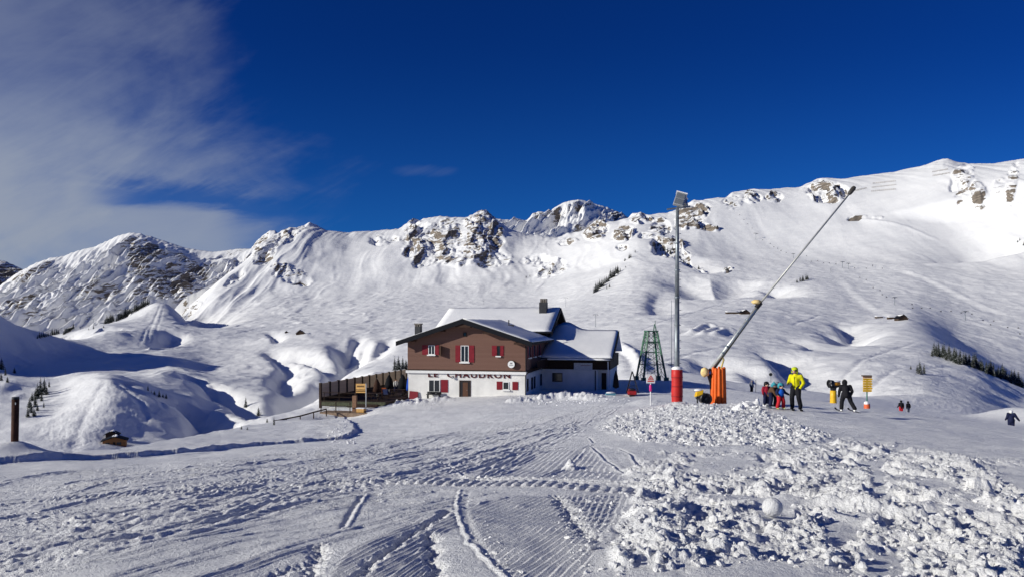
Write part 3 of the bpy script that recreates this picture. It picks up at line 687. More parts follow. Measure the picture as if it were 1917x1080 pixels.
def rock_left(px, py, X, D, r):
    a = 0.12 + 0.34 * fbm(px / 50.0 + py / 60.0, py / 40.0, 3, 402)
    low = smooth(628, 575, py - (200 - px) * 0.05) 
    patch = np.exp(-(((px - 265) / 40) ** 2 + ((py - 465) / 26) ** 2)) * .3 + np.exp(-(((px - 310) / 60) ** 2 + ((py - 505) / 40) ** 2)) * .3 + np.exp(-(((px - 350) / 50) ** 2 + ((py - 530) / 20) ** 2)) * .25
    smoothface = np.exp(-(((px - 170) / 50) ** 2 + ((py - 505) / 30) ** 2)) * .5
    return np.clip((a + patch - smoothface) * low * smooth(-0.1, 0.4, low), 0, 1.1)
N3 = range_sheet('mountain_left', SKY_L, -500, 560, 2350, 655, 3300, 1.6, 330, 401, 46, 84.0, rock_left, 'snowy peak with ribs of rock at the left end of the chain', slant=-0.42)
SKY_C = [(860, 440), (920, 408), (945, 412), (965, 411), (985, 413), (992, 407), (997, 400), (1010, 396), (1022, 398), (1030, 397), (1035, 391), (1052, 381), (1068, 376), (1083, 374), (1095, 376), (1108, 380),
         (1135, 388), (1155, 396), (1168, 401), (1178, 409), (1200, 425), (1260, 450)]
def rock_c(px, py, X, D, r):
    p = lambda x, y, a, b, k: k * np.exp(-(((px - x) / a) ** 2 + ((py - y) / b) ** 2))
    return np.clip(p(1006, 402, 14, 7, 1.0) + p(1040, 395, 12, 6, .9) + p(1085, 388, 22, 8, .75) + p(1155, 408, 14, 9, .8) + p(1085, 424, 10, 6, .7) + 0.04, 0, 1.0)
N4 = range_sheet('mountain_back', SKY_C, 860, 1260, 3300, 475, 4500, 1.5, 150, 421, 60, 150.0, rock_c, 'rounded white summit rising behind the main crest', slant=-0.6)
SKY_B = [(-500, 470), (-120, 466), (-40, 478), (0, 487), (12, 490), (25, 496), (40, 503), (70, 520), (120, 545), (200, 545), (240, 470), (255, 440), (280, 442), (300, 449), (322, 456), (345, 464), (375, 469), (400, 472), (425, 469),
         (447, 466), (470, 466), (480, 452), (490, 443), (505, 432), (515, 432), (522, 438), (540, 450), (600, 470)]
def rock_b(px, py, X, D, r): return np.where(px < 100, 0.95, 0.35)
N5 = range_sheet('mountain_distant', SKY_B, -500, 600, 4300, 560, 5400, 2.0, 110, 441, 60, 240.0, rock_b, 'more distant crest showing behind the left peak', slant=-0.5)
# wide base under everything so no edge of the ground is ever bare
bmg = bmesh.new()
bmesh.ops.create_grid(bmg, x_segments=24, y_segments=24, size=9000)
meg = bpy.data.meshes.new('valley_floor'); bmg.to_mesh(meg); bmg.free(); meg.materials.append(SNOW_FAR)
og = bpy.data.objects.new('valley_floor', meg); COL.objects.link(og); og.location = (0, 4000, -330); og['kind'] = 'structure'
SHEETS = [N1, N2, N3, N4, N5]
def ground(px, py):
    """world point of the visible ground at a column and row of the photograph"""
    for s in SHEETS:
        if s.px[0] <= px <= s.px[-1]:
            d = s.hit(px, py)
            if d is not None and d < s.D[-4, int(np.argmin(np.abs(s.px - px)))]:
                return Vector(((px - CX) / F * d, d, (HY - py) / F * d))
    return None
# ------------------------------------------------------------------ mesh building helpers
def pt(px, py, d): return Vector(((px - CX) / F * d, d, (HY - py) / F * d))
class MB:
    """collects shapes for ONE mesh object"""
    def __init__(s): s.v = []; s.f = []; s.m = []; s.cur = 0
    def add(s, vs, fs):
        b = len(s.v); s.v += [tuple(v) for v in vs]; s.f += [tuple(b + i for i in f) for f in fs]; s.m += [s.cur] * len(fs); return s
    def box(s, x0, x1, y0, y1, z0, z1):
        v = [(x, y, z) for z in (z0, z1) for y in (y0, y1) for x in (x0, x1)]
        return s.add(v, [(0, 2, 3, 1), (4, 5, 7, 6), (0, 1, 5, 4), (2, 6, 7, 3), (0, 4, 6, 2), (1, 3, 7, 5)])
    def hexa(s, lower, upper):
        return s.add(list(lower) + list(upper), [(3, 2, 1, 0), (4, 5, 6, 7)] + [(i, (i + 1) % 4, 4 + (i + 1) % 4, 4 + i) for i in range(4)])
    def beam(s, a, b, w, h=None, up=(0, 0, 1)):
        a, b = Vector(a), Vector(b); h = h or w; t = (b - a).normalized(); u = Vector(up)
        if abs(t.dot(u)) > 0.98: u = Vector((0, 1, 0))
        r = t.cross(u).normalized() * w / 2; q = r.cross(t).normalized() * h / 2
        return s.hexa([a - r - q, a + r - q, a + r + q, a - r + q], [b - r - q, b + r - q, b + r + q, b - r + q])
    def prism(s, pts2, y0, y1):
        """polygon in x, z extruded along y"""
        n = len(pts2)
        v = [(x, y0, z) for x, z in pts2] + [(x, y1, z) for x, z in pts2]
        return s.add(v, [tuple(range(n)), tuple(range(2 * n - 1, n - 1, -1))] + [(i, n + i, n + (i + 1) % n, (i + 1) % n) for i in range(n)])
    def tube(s, a, b, r0, r1=None, n=12, cap=True, dome=0):
        a, b = Vector(a), Vector(b); r1 = r0 if r1 is None else r1
        t = (b - a).normalized(); u = t.cross(Vector((0, 0, 1)) if abs(t.z) < 0.95 else Vector((1, 0, 0))).normalized(); w = t.cross(u)
        rings = []
        if dome:
            for k in range(dome):
                q = math.pi / 2 * (1 - k / dome); rings.append((a - t * r0 * math.sin(q), r0 * math.cos(q) + 1e-4))
        rings += [(a, r0), (b, r1)]
        if dome:
            for k in range(dome):
                q = math.pi / 2 * ((k + 1) / dome); rings.append((b + t * r1 * math.sin(q), r1 * math.cos(q) + 1e-4))
        v = [c + (u * math.cos(2 * math.pi * i / n) + w * math.sin(2 * math.pi * i / n)) * r for c, r in rings for i in range(n)]
        fs = [(k * n + i, k * n + (i + 1) % n, (k + 1) * n + (i + 1) % n, (k + 1) * n + i) for k in range(len(rings) - 1) for i in range(n)]
        if cap: fs += [tuple(range(n - 1, -1, -1)), tuple(range((len(rings) - 1) * n, len(rings) * n))]
        return s.add(v, fs)
    def lathe(s, prof, c=(0, 0, 0), n=16):
        c = Vector(c)
        v = [c + Vector((r * math.cos(2 * math.pi * i / n), r * math.sin(2 * math.pi * i / n), z)) for r, z in prof for i in range(n)]
        fs = [(k * n + i, k * n + (i + 1) % n, (k + 1) * n + (i + 1) % n, (k + 1) * n + i) for k in range(len(prof) - 1) for i in range(n)]
        fs += [tuple(range(n - 1, -1, -1)), tuple(range((len(prof) - 1) * n, len(prof) * n))]
        return s.add(v, fs)
    def ball(s, c, r, n=12, k=8, sq=(1, 1, 1), lump=0.0, seed=0):
        c = Vector(c); rr = random.Random(seed); v = []; fs = []
        for j in range(k + 1):
            a = math.pi * j / k
            for i in range(n):
                b = 2 * math.pi * i / n; q = r * (1 + (rr.random() - 0.5) * lump)
                v.append(c + Vector((q * sq[0] * math.sin(a) * math.cos(b), q * sq[1] * math.sin(a) * math.sin(b), q * sq[2] * math.cos(a))))
        for j in range(k):
            for i in range(n): fs.append((j * n + i, (j + 1) * n + i, (j + 1) * n + (i + 1) % n, j * n + (i + 1) % n))
        return s.add(v, fs)
    def build(s, name, mats, parent=None, smooth_shade=False, bevel=0.0, segs=2):
        me = bpy.data.meshes.new(name); me.from_pydata(s.v, [], s.f)
        mats = mats if isinstance(mats, (list, tuple)) else [mats]
        for m in mats: me.materials.append(m)
        me.polygons.foreach_set('material_index', s.m)
        bm = bmesh.new(); bm.from_mesh(me); bmesh.ops.recalc_face_normals(bm, faces=bm.faces); bm.to_mesh(me); bm.free()
        if smooth_shade: me.polygons.foreach_set('use_smooth', [True] * len(me.polygons))
        o = bpy.data.objects.new(name, me); COL.objects.link(o)
        if parent: o.parent = parent
        if bevel:
            b = o.modifiers.new('bevel', 'BEVEL'); b.width = bevel; b.segments = segs; b.limit_method = 'ANGLE'
        return o
def tag(o, label, cat, group=None, kind=None):
    o['label'] = label; o['category'] = cat
    if group: o['group'] = group
    if kind: o['kind'] = kind
    return o
def thing(name, label, cat, loc=(0, 0, 0), rz=0.0, group=None):
    o = bpy.data.objects.new(name, None); COL.objects.link(o); o.empty_display_size = 0.2
    o.location = loc; o.rotation_euler = (0, 0, rz)
    return tag(o, label, cat, group)
def copy_tree(o, parent=None):
    c = o.copy(); COL.objects.link(c)
    if parent: c.parent = parent
    for ch in list(o.children): copy_tree(ch, c)
    return c
def text_mesh(name, body, size, width, m, parent, loc, extrude=0.03, bold=0.0, rx=math.pi / 2):
    cu = bpy.data.curves.new(name, 'FONT'); cu.body = body; cu.size = size; cu.extrude = extrude; cu.offset = bold; cu.space_character = 1.25
    t = bpy.data.objects.new(name, cu); COL.objects.link(t)
    bpy.context.view_layer.update()
    me = bpy.data.meshes.new_from_object(t.evaluated_get(bpy.context.evaluated_depsgraph_get()))
    bpy.data.objects.remove(t)
    xs = [v.co.x for v in me.vertices]; k = width / (max(xs) - min(xs)); x0 = min(xs)
    for v in me.vertices: v.co = ((v.co.x - x0) * k, -v.co.z, v.co.y)
    me.materials.clear(); me.materials.append(m)
    o = bpy.data.objects.new(name, me); COL.objects.link(o); o.parent = parent; o.location = loc
    return o

# ------------------------------------------------------------------ painted and built materials
def siding_mat(name, c1, c2, pitch, axis='Z', depth=0.02):
    m, N = new_mat(name)
    t = N.new('ShaderNodeTexCoord'); sp = N.new('ShaderNodeSeparateXYZ'); N.link(t.outputs['Object'], sp.inputs[0])
    z = N.math('DIVIDE', sp.outputs[axis], pitch); fr = N.math('FRACT', z)
    g = N.math('MINIMUM', N.ramp(fr, 0.0, 0.10), N.ramp(fr, 1.0, 0.94))
    cell = N.new('ShaderNodeTexWhiteNoise', noise_dimensions='1D'); N.link(N.math('FLOOR', z), cell.inputs['W'])
    mp = N.new('ShaderNodeMapping'); N.link(t.outputs['Object'], mp.inputs[0])
    mp.inputs['Scale'].default_value = (0.7, 0.7, 12) if axis == 'Z' else (12, 12, 0.7)
    gr = N.noise(mp.outputs[0], 1.6, 5, 0.6)
    k = N.math('ADD', N.math('MULTIPLY', gr, 0.75), N.math('MULTIPLY', cell.outputs[0], 0.3))
    c = N.mix(N.ramp(k, 0.25, 0.85), c1, c2)
    b = principled(N, c, 0.75, 0.2)
    bn = N.new('ShaderNodeBump'); bn.inputs['Distance'].default_value = depth; bn.inputs['Strength'].default_value = 0.5
    N.link(N.math('ADD', g, N.math('MULTIPLY', gr, 0.15)), bn.inputs['Height']); N.link(bn.outputs[0], b.inputs['Normal'])
    out(N, b); MATS[name] = m; return m
BROWN = siding_mat('brown_shingle', (0.160, 0.086, 0.064), (0.182, 0.100, 0.076), 0.28)
WHITE = mat('white_render', (0.74, 0.73, 0.70), 0.85, 0.1, var=0.09, vscale=0.6, bump=0.3, bscale=14)
RED = mat('red_shutter', (0.20, 0.009, 0.018), 0.5, 0.3, var=0.10, vscale=3)
ROOFDK = mat('dark_roof_timber', (0.009, 0.010, 0.014), 0.7, 0.12, var=0.2, vscale=4)
TIMBER = mat('brown_timber', (0.05, 0.026, 0.017), 0.75, 0.2, var=0.25, vscale=5, stretch=(1, 1, 8))
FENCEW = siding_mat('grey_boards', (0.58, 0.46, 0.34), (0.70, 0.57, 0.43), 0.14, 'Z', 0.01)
DKWOOD = mat('dark_wood', (0.035, 0.02, 0.014), 0.7, 0.2, var=0.3, vscale=5)
GLASS = mat('window_glass', (0.018, 0.022, 0.028), 0.08, 0.6, var=0.1)
WFRAME = mat('white_paint', (0.80, 0.80, 0.78), 0.5, 0.3, var=0.04)
DARK = mat('black_plastic', (0.012, 0.012, 0.014), 0.45, 0.4, var=0.2)
STEEL = mat('galvanised_steel', (0.22, 0.25, 0.27), 0.45, 0.5, 0.6, var=0.2, vscale=3)
GREYM = mat('grey_metal', (0.42, 0.44, 0.45), 0.45, 0.5, 0.4, var=0.15, vscale=4)
STONE = mat('chimney_stone', (0.20, 0.18, 0.16), 0.9, 0.1, var=0.35, vscale=5, bump=0.5, bscale=8)
CHIMDK = mat('chimney_sheet', (0.035, 0.036, 0.04), 0.6, 0.3, var=0.2)
YELLOW = mat('yellow_paint', (0.72, 0.42, 0.01), 0.45, 0.4, var=0.1, vscale=4)
YWOOD = mat('yellow_board', (0.62, 0.36, 0.12), 0.6, 0.2, var=0.15, vscale=5)
ORANGE = mat('orange_padding', (0.72, 0.125, 0.012), 0.55, 0.3, var=0.12, vscale=3, bump=0.15, bscale=9)
REDPAD = mat('red_padding', (0.50, 0.022, 0.018), 0.5, 0.3, var=0.12, vscale=2, bump=0.15, bscale=6)
GREEN = mat('green_paint', (0.045, 0.14, 0.085), 0.5, 0.3, var=0.3, vscale=3)
RUST = mat('rusty_post', (0.055, 0.022, 0.014), 0.8, 0.2, var=0.4, vscale=4, bump=0.4, bscale=25)
BROWNTXT = mat('dark_red_letter', (0.075, 0.010, 0.014), 0.6, 0.2, var=0.1)
BLUE = mat('blue_cloth', (0.02, 0.08, 0.45), 0.8, 0.1, var=0.15)
MAGENTA = mat('magenta_sleeve', (0.60, 0.03, 0.22), 0.5, 0.3, var=0.1)
DIRTSNOW = mat('yellow_crusted_snow', (0.78, 0.58, 0.26), 0.7, 0.2, var=0.25, vscale=5, bump=0.6, bscale=10)
SNOWBLK = SNOW_CAP

# ------------------------------------------------------------------ mountain restaurant
TH = math.radians(13.0)
HO = pt(983, 740, 83.0); HO.z = -8.9
house = thing('mountain_restaurant', 'brown and white chalet restaurant with red shutters and snow covered roofs', 'restaurant', HO, -TH)
HW = 13.9
def roof_z(x): return 9.42 - abs(x + HW / 2) * 0.325
b = MB()                                                   # lower storey, white render
b.box(-HW, 0, 0, 16.0, -2.5, 3.2)
b.build('ground_floor_wall', WHITE, house)
b = MB()
b.prism([(-HW - .06, 3.45), (.06, 3.45), (.06, roof_z(0) - .25), (-HW / 2, roof_z(-HW / 2) - .25), (-HW - .06, roof_z(0) - .25)], -.06, 16.0)
b.build('upper_wall', BROWN, house)
b = MB(); b.box(-HW - .22, .16, -.26, 0.3, 3.17, 3.47); b.build('string_course', WFRAME, house)
b = MB(); b.box(-HW - .1, .1, -.10, -.061, 3.471, 3.60); b.box(.061, .1, -.06, 10.3, 3.3, 3.60); b.build('sill_beam', DKWOOD, house)
# front roof: two sloping slabs with dark verge boards, snow on top
def slab(name, p4, th, m, parent, bevel=0.0, lift=0.0, sub=0, bump=0.0, seed=1):
    """a sheet with thickness over four corner points (a, b, c, d)"""
    a, b_, c, d = [Vector(p) + Vector((0, 0, lift)) for p in p4]
    mb = MB()
    if not sub:
        up = Vector((0, 0, th)); mb.hexa([a, b_, c, d], [a + up, b_ + up, c + up, d + up])
    else:
        rr = random.Random(seed); n = sub; V = []
        for j in range(n + 1):
            for i in range(n + 1):
                u, v = i / n, j / n
                p = (a * (1 - u) + b_ * u) * (1 - v) + (d * (1 - u) + c * u) * v
                e = min(u, 1 - u, v, 1 - v) * n
                hgt = th * min(1.0, 0.45 + 0.4 * e) + (rr.random() - .5) * bump * min(1, e)
                V.append(p + Vector((0, 0, hgt)))
        fs = [(j * (n + 1) + i, j * (n + 1) + i + 1, (j + 1) * (n + 1) + i + 1, (j + 1) * (n + 1) + i) for j in range(n) for i in range(n)]
        base = len(V); ring = [i for i in range(n + 1)] + [(j) * (n + 1) + n for j in range(1, n + 1)] + [n * (n + 1) + i for i in range(n - 1, -1, -1)] + [j * (n + 1) for j in range(n - 1, 0, -1)]
        low = []
        for k in ring:
            i, j = k % (n + 1), k // (n + 1); u, v = i / n, j / n
            low.append((a * (1 - u) + b_ * u) * (1 - v) + (d * (1 - u) + c * u) * v)
        V += low; L = len(ring)
        fs += [(ring[(q + 1) % L], ring[q], base + q, base + (q + 1) % L) for q in range(L)]
        fs.append(tuple(base + q for q in range(L)))
        mb.add(V, fs)
    return mb.build(name, m, parent, smooth_shade=bool(sub), bevel=bevel)
XR = -HW / 2; OV = 1.05; FY = -1.2
def rz(x): return roof_z(x)
for sgn in (-1, 1):
    xe = XR + sgn * (HW / 2 + OV)
    p4 = [(XR, FY, rz(XR) - .22), (xe, FY, rz(xe) - .22), (xe, 13.1, rz(xe) - .22), (XR, 15.9, rz(XR) - .22)]
    roof = slab('roof', p4, 0.20, ROOFDK, house)
    slab('snow_cover', [(p[0] - sgn * (0.0 if k in (0, 3) else .06), p[1] + (.05 if k < 2 else 0), p[2]) for k, p in enumerate(p4)], 0.20, SNOW_CAP, roof, lift=0.203, sub=14, bump=.07, seed=5 + sgn)
    v = MB(); v.hexa([(XR, FY - .08, rz(XR) - .55), (xe, FY - .08, rz(xe) - .50), (xe, FY - .003, rz(xe) - .50), (XR, FY - .003, rz(XR) - .55)],
                     [(XR, FY - .08, rz(XR) + .02), (xe, FY - .08, rz(xe) + .02), (xe, FY - .003, rz(xe) + .02), (XR, FY - .003, rz(XR) + .02)])
    v.build('verge_board', ROOFDK, house)
    for t_, n_ in ((0.42, 2), (0.93, 2)):
        xp = XR + sgn * HW / 2 * t_
        q = MB(); q.box(xp - .55 * n_ / 2, xp + .55 * n_ / 2, FY + .05, -.07, rz(xp + .4) - .62, rz(xp + .4) - .40)
        q.build('purlin', TIMBER, house)
q = MB(); q.box(XR - .9, XR + .9, FY + .05, -.07, rz(XR) - .95, rz(XR) - .62); q.build('purlin', TIMBER, house)
def window(x0, x1, z0, z1, y=-.06, ax='x', frame=True, sill=True, shut=(), mull=1, parent=house, pane=GLASS):
    """window part with pane, sill and shutters; ax 'y' lies on a side wall (x0, x1 run along y)"""
    def M(fx0, fx1, d0, d1, fz0, fz1, mb):
        if ax == 'x': mb.box(fx0, fx1, y - d1, y - d0, fz0, fz1)
        else: mb.box(y + d0, y + d1, fx0, fx1, fz0, fz1)
        return mb
    fw = .07; f = MB()
    M(x0, x0 + fw, .002, .07, z0, z1, f); M(x1 - fw, x1, .002, .07, z0, z1, f); M(x0 + fw, x1 - fw, .002, .07, z1 - fw, z1, f); M(x0 + fw, x1 - fw, .002, .07, z0, z0 + fw, f)
    for k in range(mull):
        xm = x0 + (x1 - x0) * (k + 1) / (mull + 1); M(xm - .035, xm + .035, .002, .065, z0 + fw, z1 - fw, f)
    w = f.build('window', WFRAME if frame else DKWOOD, parent)
    M(x0 + fw, x1 - fw, .003, .025, z0 + fw, z1 - fw, MB()).build('pane', pane, w)
    if sill: M(x0 - .12, x1 + .12, .002, .22, z0 - .14, z0 - .003, MB()).build('sill', WFRAME, w)
    for s0, s1 in shut:
        sh = MB(); M(s0, s1, .004, .055, z0 - .02, z1 + .02, sh)
        for zz_ in (z0 + (z1 - z0) * .2, z0 + (z1 - z0) * .8): M(s0 + .03, s1 - .03, .055, .075, zz_ - .05, zz_ + .05, sh)
        sh.build('shutter', RED, w)
    return w
w = window(-11.40, -10.62, 5.32, 6.38, shut=((-12.16, -11.45), (-10.57, -10.12)))
o = MB(); o.hexa([(-10.05, -.11, 5.2), (-9.72, -.62, 5.2), (-9.68, -.59, 5.2), (-10.01, -.08, 5.2)], [(-10.05, -.11, 6.38), (-9.72, -.62, 6.38), (-9.68, -.59, 6.38), (-10.01, -.08, 6.38)])
o.build('shutter', TIMBER, w)
window(-7.50, -6.55, 4.50, 6.38, shut=((-8.14, -7.54), (-6.51, -5.90)))
window(-3.24, -2.86, 5.25, 6.38, mull=0, frame=False, shut=((-3.82, -3.25), (-2.85, -2.46)))
window(-7.22, -6.80, 7.42, 7.90, mull=0, frame=False, sill=False)
window(-11.40, -10.02, 1.0, 2.42, y=0, mull=1, sill=False, shut=((-9.90, -9.06),))
window(-2.56, -1.84, 1.44, 2.33, y=0, mull=0, shut=((-3.28, -2.60), (-1.46, -.80)))
d = MB(); d.box(-7.70, -7.60, -.05, -.002, .3, 2.4); d.box(-6.46, -6.34, -.05, -.002, .3, 2.4); d.box(-7.60, -6.46, -.05, -.002, 2.3, 2.4)
door = d.build('door', DKWOOD, house)
d = MB(); d.box(-7.60, -6.46, -.02, -.003, .3, 2.3); d.build('doorway', DARK, door)
d = MB(); d.box(-7.28, -6.66, -.045, -.021, .3, 2.18); d.build('door_leaf', mat('door_brown', (0.10, 0.045, 0.025), .6), door)
d = MB(); d.tube((-6.76, -.06, 1.3), (-6.76, -.10, 1.3), .03); d.build('handle', GREYM, door)
text_mesh('lettering', 'LE  CHAUDRON', 0.82, 9.75, BROWNTXT, house, (-11.45, -.045, 2.74), 0.04, 0.018)
w = MB(); w.tube((-8.46, 0, 2.72), (-8.46, -.16, 2.72), .05); w.box(-8.56, -8.36, -.30, -.16, 2.58, 2.80); w.build('wall_lamp', GREYM, house)
bs = MB(); bs.tube((-1.50, -.12, 4.32), (-1.50, -.42, 4.32), .42, n=28); s_ = bs.build('beer_sign', DARK, house)
bs = MB(); bs.tube((-1.50, -.423, 4.32), (-1.50, -.45, 4.32), .40, n=28); bs.build('sign_face', WFRAME, s_)
bs = MB(); bs.box(-1.62, -1.38, -.462, -.452, 4.36, 4.52); bs.box(-1.72, -1.28, -.462, -.452, 4.20, 4.27); bs.build('emblem', mat('grey_print', (.25, .25, .25), .6), s_)
bs = MB(); bs.tube((-1.50, -.061, 4.32), (-1.50, -.12, 4.32), .06); bs.build('bracket', DARK, s_)
dp = MB(); dp.tube((.09, -.14, -1.5), (.09, -.14, 3.1), .06); dp.tube((.09, -.14, 3.1), (.5, -.3, 3.5), .06); dp.tube((.12, -.16, 3.6), (.12, -.16, 6.4), .05); dp.build('drainpipe', ROOFDK, house)
# right side of the front block
for y0, y1 in ((1.0, 1.6), (3.4, 4.2), (5.0, 5.7), (9.0, 9.8)): window(y0, y1, 1.2, 2.6, y=0, ax='y', mull=0, sill=False, frame=False)
for y0, y1 in ((1.6, 2.5), (4.4, 5.3), (7.4, 8.3)): window(y0, y1, 5.0, 6.3, y=.06, ax='y', mull=0, frame=False, shut=((y0 - .55, y0 - .03), (y1 + .03, y1 + .55)))
bal = MB(); bal.box(.061, .95, 2.6, 10.3, 3.62, 3.74); bal.box(.88, .95, 2.6, 10.3, 4.5, 4.6)
for k in range(26): bal.box(.89, .94, 2.7 + k * .3, 2.82 + k * .3, 3.74, 4.5)
bal.build('balcony', DKWOOD, house)
# rear block with its own ridge running along the front
RY0, RYR, RZE, RZR = 12.4, 19.6, 7.85, 11.02
bx0, bx1 = -14.4, -.05
bk = MB(); bk.prism([(13.6, 3), (25.4, 3), (25.4, RZE + .32), (RYR, RZR - .25), (13.6, RZE + .32)], 0, 1)
V = []
for (y_, _, z_) in bk.v[:5]: V.append((bx0, y_, z_))
for (y_, _, z_) in bk.v[:5]: V.append((bx1, y_, z_))
bk = MB(); bk.add(V, [(0, 1, 2, 3, 4), (9, 8, 7, 6, 5)] + [(i, 5 + i, 5 + (i + 1) % 5, (i + 1) % 5) for i in range(5)])
bk.build('rear_wall', DKWOOD, house)
bk = MB(); bk.box(-13.9, -.06, 16.003, 25.3, -3, 2.99); bk.build('rear_ground_wall', WHITE, house)
for ya, za, yb, zb in ((RY0, RZE, RYR, RZR), (RYR, RZR, 26.8, RZE)):
    p4 = [(bx0 - .8, ya, za - .2), (bx1 + .9, ya, za - .2), (bx1 + .9, yb, zb - .2), (bx0 - .8, yb, zb - .2)]
    roof = slab('roof', p4, 0.2, ROOFDK, house)
    slab('snow_cover', [(p4[0][0] + .05, ya, za - .2), (p4[1][0] - .06, ya, za - .2), (p4[2][0] - .06, yb, zb - .2), (p4[3][0] + .05, yb, zb - .2)], 0.22, SNOW_CAP, roof, lift=.203, sub=16, bump=.10, seed=int(ya))
v = MB()
for ya, za, yb, zb in ((RY0, RZE, RYR, RZR), (26.8, RZE, RYR, RZR)):
    v.hexa([(bx1 + .903, ya, za - .5), (bx1 + .98, ya, za - .5), (bx1 + .98, yb, zb - .5), (bx1 + .903, yb, zb - .5)], [(bx1 + .903, ya, za + .02), (bx1 + .98, ya, za + .02), (bx1 + .98, yb, zb + .02), (bx1 + .903, yb, zb + .02)])
v.build('verge_board', ROOFDK, house)
ch = MB(); ch.box(-1.75, -.75, 17.4, 18.5, 9.8, 11.75); c_ = ch.build('chimney', CHIMDK, house)
ch = MB()
for k in range(3): ch.box(-1.65 + k * .33, -1.42 + k * .33, 17.6, 18.3, 11.75, 12.25)
ch.build('chimney_pot', STONE, c_)
ch = MB(); ch.box(-13.75, -13.1, 1.7, 2.5, 7.2, 8.55); c_ = ch.build('chimney', CHIMDK, house)
ch = MB()
for x_ in (-13.75, -13.5, -13.22): ch.box(x_, x_ + .12, 1.7, 2.5, 8.55, 8.78)
ch.box(-13.82, -13.03, 1.62, 2.58, 8.78, 8.92); ch.build('chimney_cap', STONE, c_)
vp = MB(); vp.tube((-4.0, 9.0, 8.3), (-4.0, 9.0, 9.35), .07); vp.box(-4.5, -3.6, 9.6, 10.1, 8.5, 8.75); vp.build('roof_vent', CHIMDK, house)
# annex on the right with its low roof
AY, AW = 10.35, 6.95
a_ = MB(); a_.box(.003, AW, AY, AY + 12, -3, 3.2); a_.build('annex_wall', WHITE, house)
a_ = MB(); a_.box(AW + .003, 8.35, AY + 1.6, AY + 12, -3, 3.2); a_.build('annex_recess_wall', WHITE, house)
a_ = MB(); a_.box(AW + .35, AW + .95, AY + 1.55, AY + 1.597, .3, 2.7); a_.build('annex_door', DKWOOD, house)
a_ = MB(); a_.prism([(.003, 3.203), (8.55, 3.203), (8.55, 4.85), (.003, 4.85)], AY - .12, AY + 12); a_.build('annex_timber', DKWOOD, house)
window(1.30, 2.58, 1.62, 2.72, y=AY, mull=0, frame=False, sill=False)
a_ = MB(); a_.box(4.05, 6.35, AY - .20, AY - .123, 3.10, 4.02); sb_ = a_.build('sign_board', mat('pale_board', (.62, .63, .66), .6), house)
a_ = MB()
for k in range(9): a_.box(4.9 + k * .14, 5.0 + k * .14, AY - .206, AY - .202, 3.66, 3.76)
a_.build('faded_lettering', mat('faded_red', (.30, .16, .2), .7), sb_)
a_ = MB(); a_.tube((AW - .25, AY - .09, -1.5), (AW - .25, AY - .09, 3.1), .06); a_.build('drainpipe', ROOFDK, house)
for xp in (8.45,):
    a_ = MB(); a_.tube((xp, AY - .9, -1), (xp - .12, AY - .9, 4.6), .07); a_.build('pillar', WFRAME, house)
EY, RYA, ez = AY - 1.25, 17.6, 4.78
def ridge_z(t): return 7.92 + 1.0 * math.exp(-((t - 2.1) / 1.5) ** 2) + .25 * math.exp(-((t - .2) / 1.5) ** 2)
def annex_grid(z_off, th, inset, nm, m, parent, t1=8.95, rough=0.0, y_lo=EY, sm=True):
    n, k = 24, 14; V = []; rr = random.Random(9)
    for j in range(k + 1):
        for i in range(n + 1):
            t = .003 + (t1 - inset) * i / n; u = j / k; hump = u ** 3 * (ridge_z(t) - 7.92)
            V.append((t, y_lo + (RYA - y_lo) * u, ez + (7.92 - ez) * u + hump + z_off + th * (1 if 0 < i < n and 0 < j else .6) + (rr.random() - .5) * rough))
    V2 = [(x, y, z - th * .99) for x, y, z in V]; N0 = len(V)
    fs = [(j * (n + 1) + i, j * (n + 1) + i + 1, (j + 1) * (n + 1) + i + 1, (j + 1) * (n + 1) + i) for j in range(k) for i in range(n)]
    fs2 = [tuple(N0 + q for q in f[::-1]) for f in fs]
    ring = [i for i in range(n + 1)] + [j * (n + 1) + n for j in range(1, k + 1)] + [k * (n + 1) + i for i in range(n - 1, -1, -1)] + [j * (n + 1) for j in range(k - 1, 0, -1)]
    fs3 = [(ring[(q + 1) % len(ring)], ring[q], N0 + ring[q], N0 + ring[(q + 1) % len(ring)]) for q in range(len(ring))]
    mb = MB(); mb.add(V + V2, fs + fs2 + fs3); return mb.build(nm, m, parent, smooth_shade=sm)
ar = annex_grid(-.25, .18, 0.0, 'roof', ROOFDK, house, sm=False)
annex_grid(-.066, .20, .07, 'snow_cover', SNOW_CAP, ar, rough=.03)
slab('roof', [(.01, RYA + .003, 7.7), (8.95, RYA + .003, 7.7), (8.95, 23.5, 5.0), (.01, 23.5, 5.0)], .3, SNOW_CAP, house, sub=8)
a_ = MB(); a_.hexa([(8.953, EY, ez - .5), (9.03, EY, ez - .5), (9.03, RYA, 7.35), (8.953, RYA, 7.35)], [(8.953, EY, ez + .02), (9.03, EY, ez + .02), (9.03, RYA, 7.95), (8.953, RYA, 7.95)]); a_.build('verge_board', ROOFDK, house)
a_ = MB(); a_.prism([(8.2, 3.2), (8.2, 3.2)], 0, 0) if False else a_.box(.1, 8.7, EY - .35, EY + .9, 4.30, 4.42)
gt = a_.build('canopy', ROOFDK, house)
slab('snow_cover', [(.12, EY - .33, 4.42), (8.66, EY - .33, 4.42), (8.66, EY + .05, 4.42), (.12, EY + .05, 4.42)], .2, SNOW_CAP, gt, sub=8, bump=.03)

def on_house(x, y, z): 
    c, s = math.cos(-TH), math.sin(-TH)
    return Vector((HO.x + x * c - y * s, HO.y + x * s + y * c, HO.z + z))

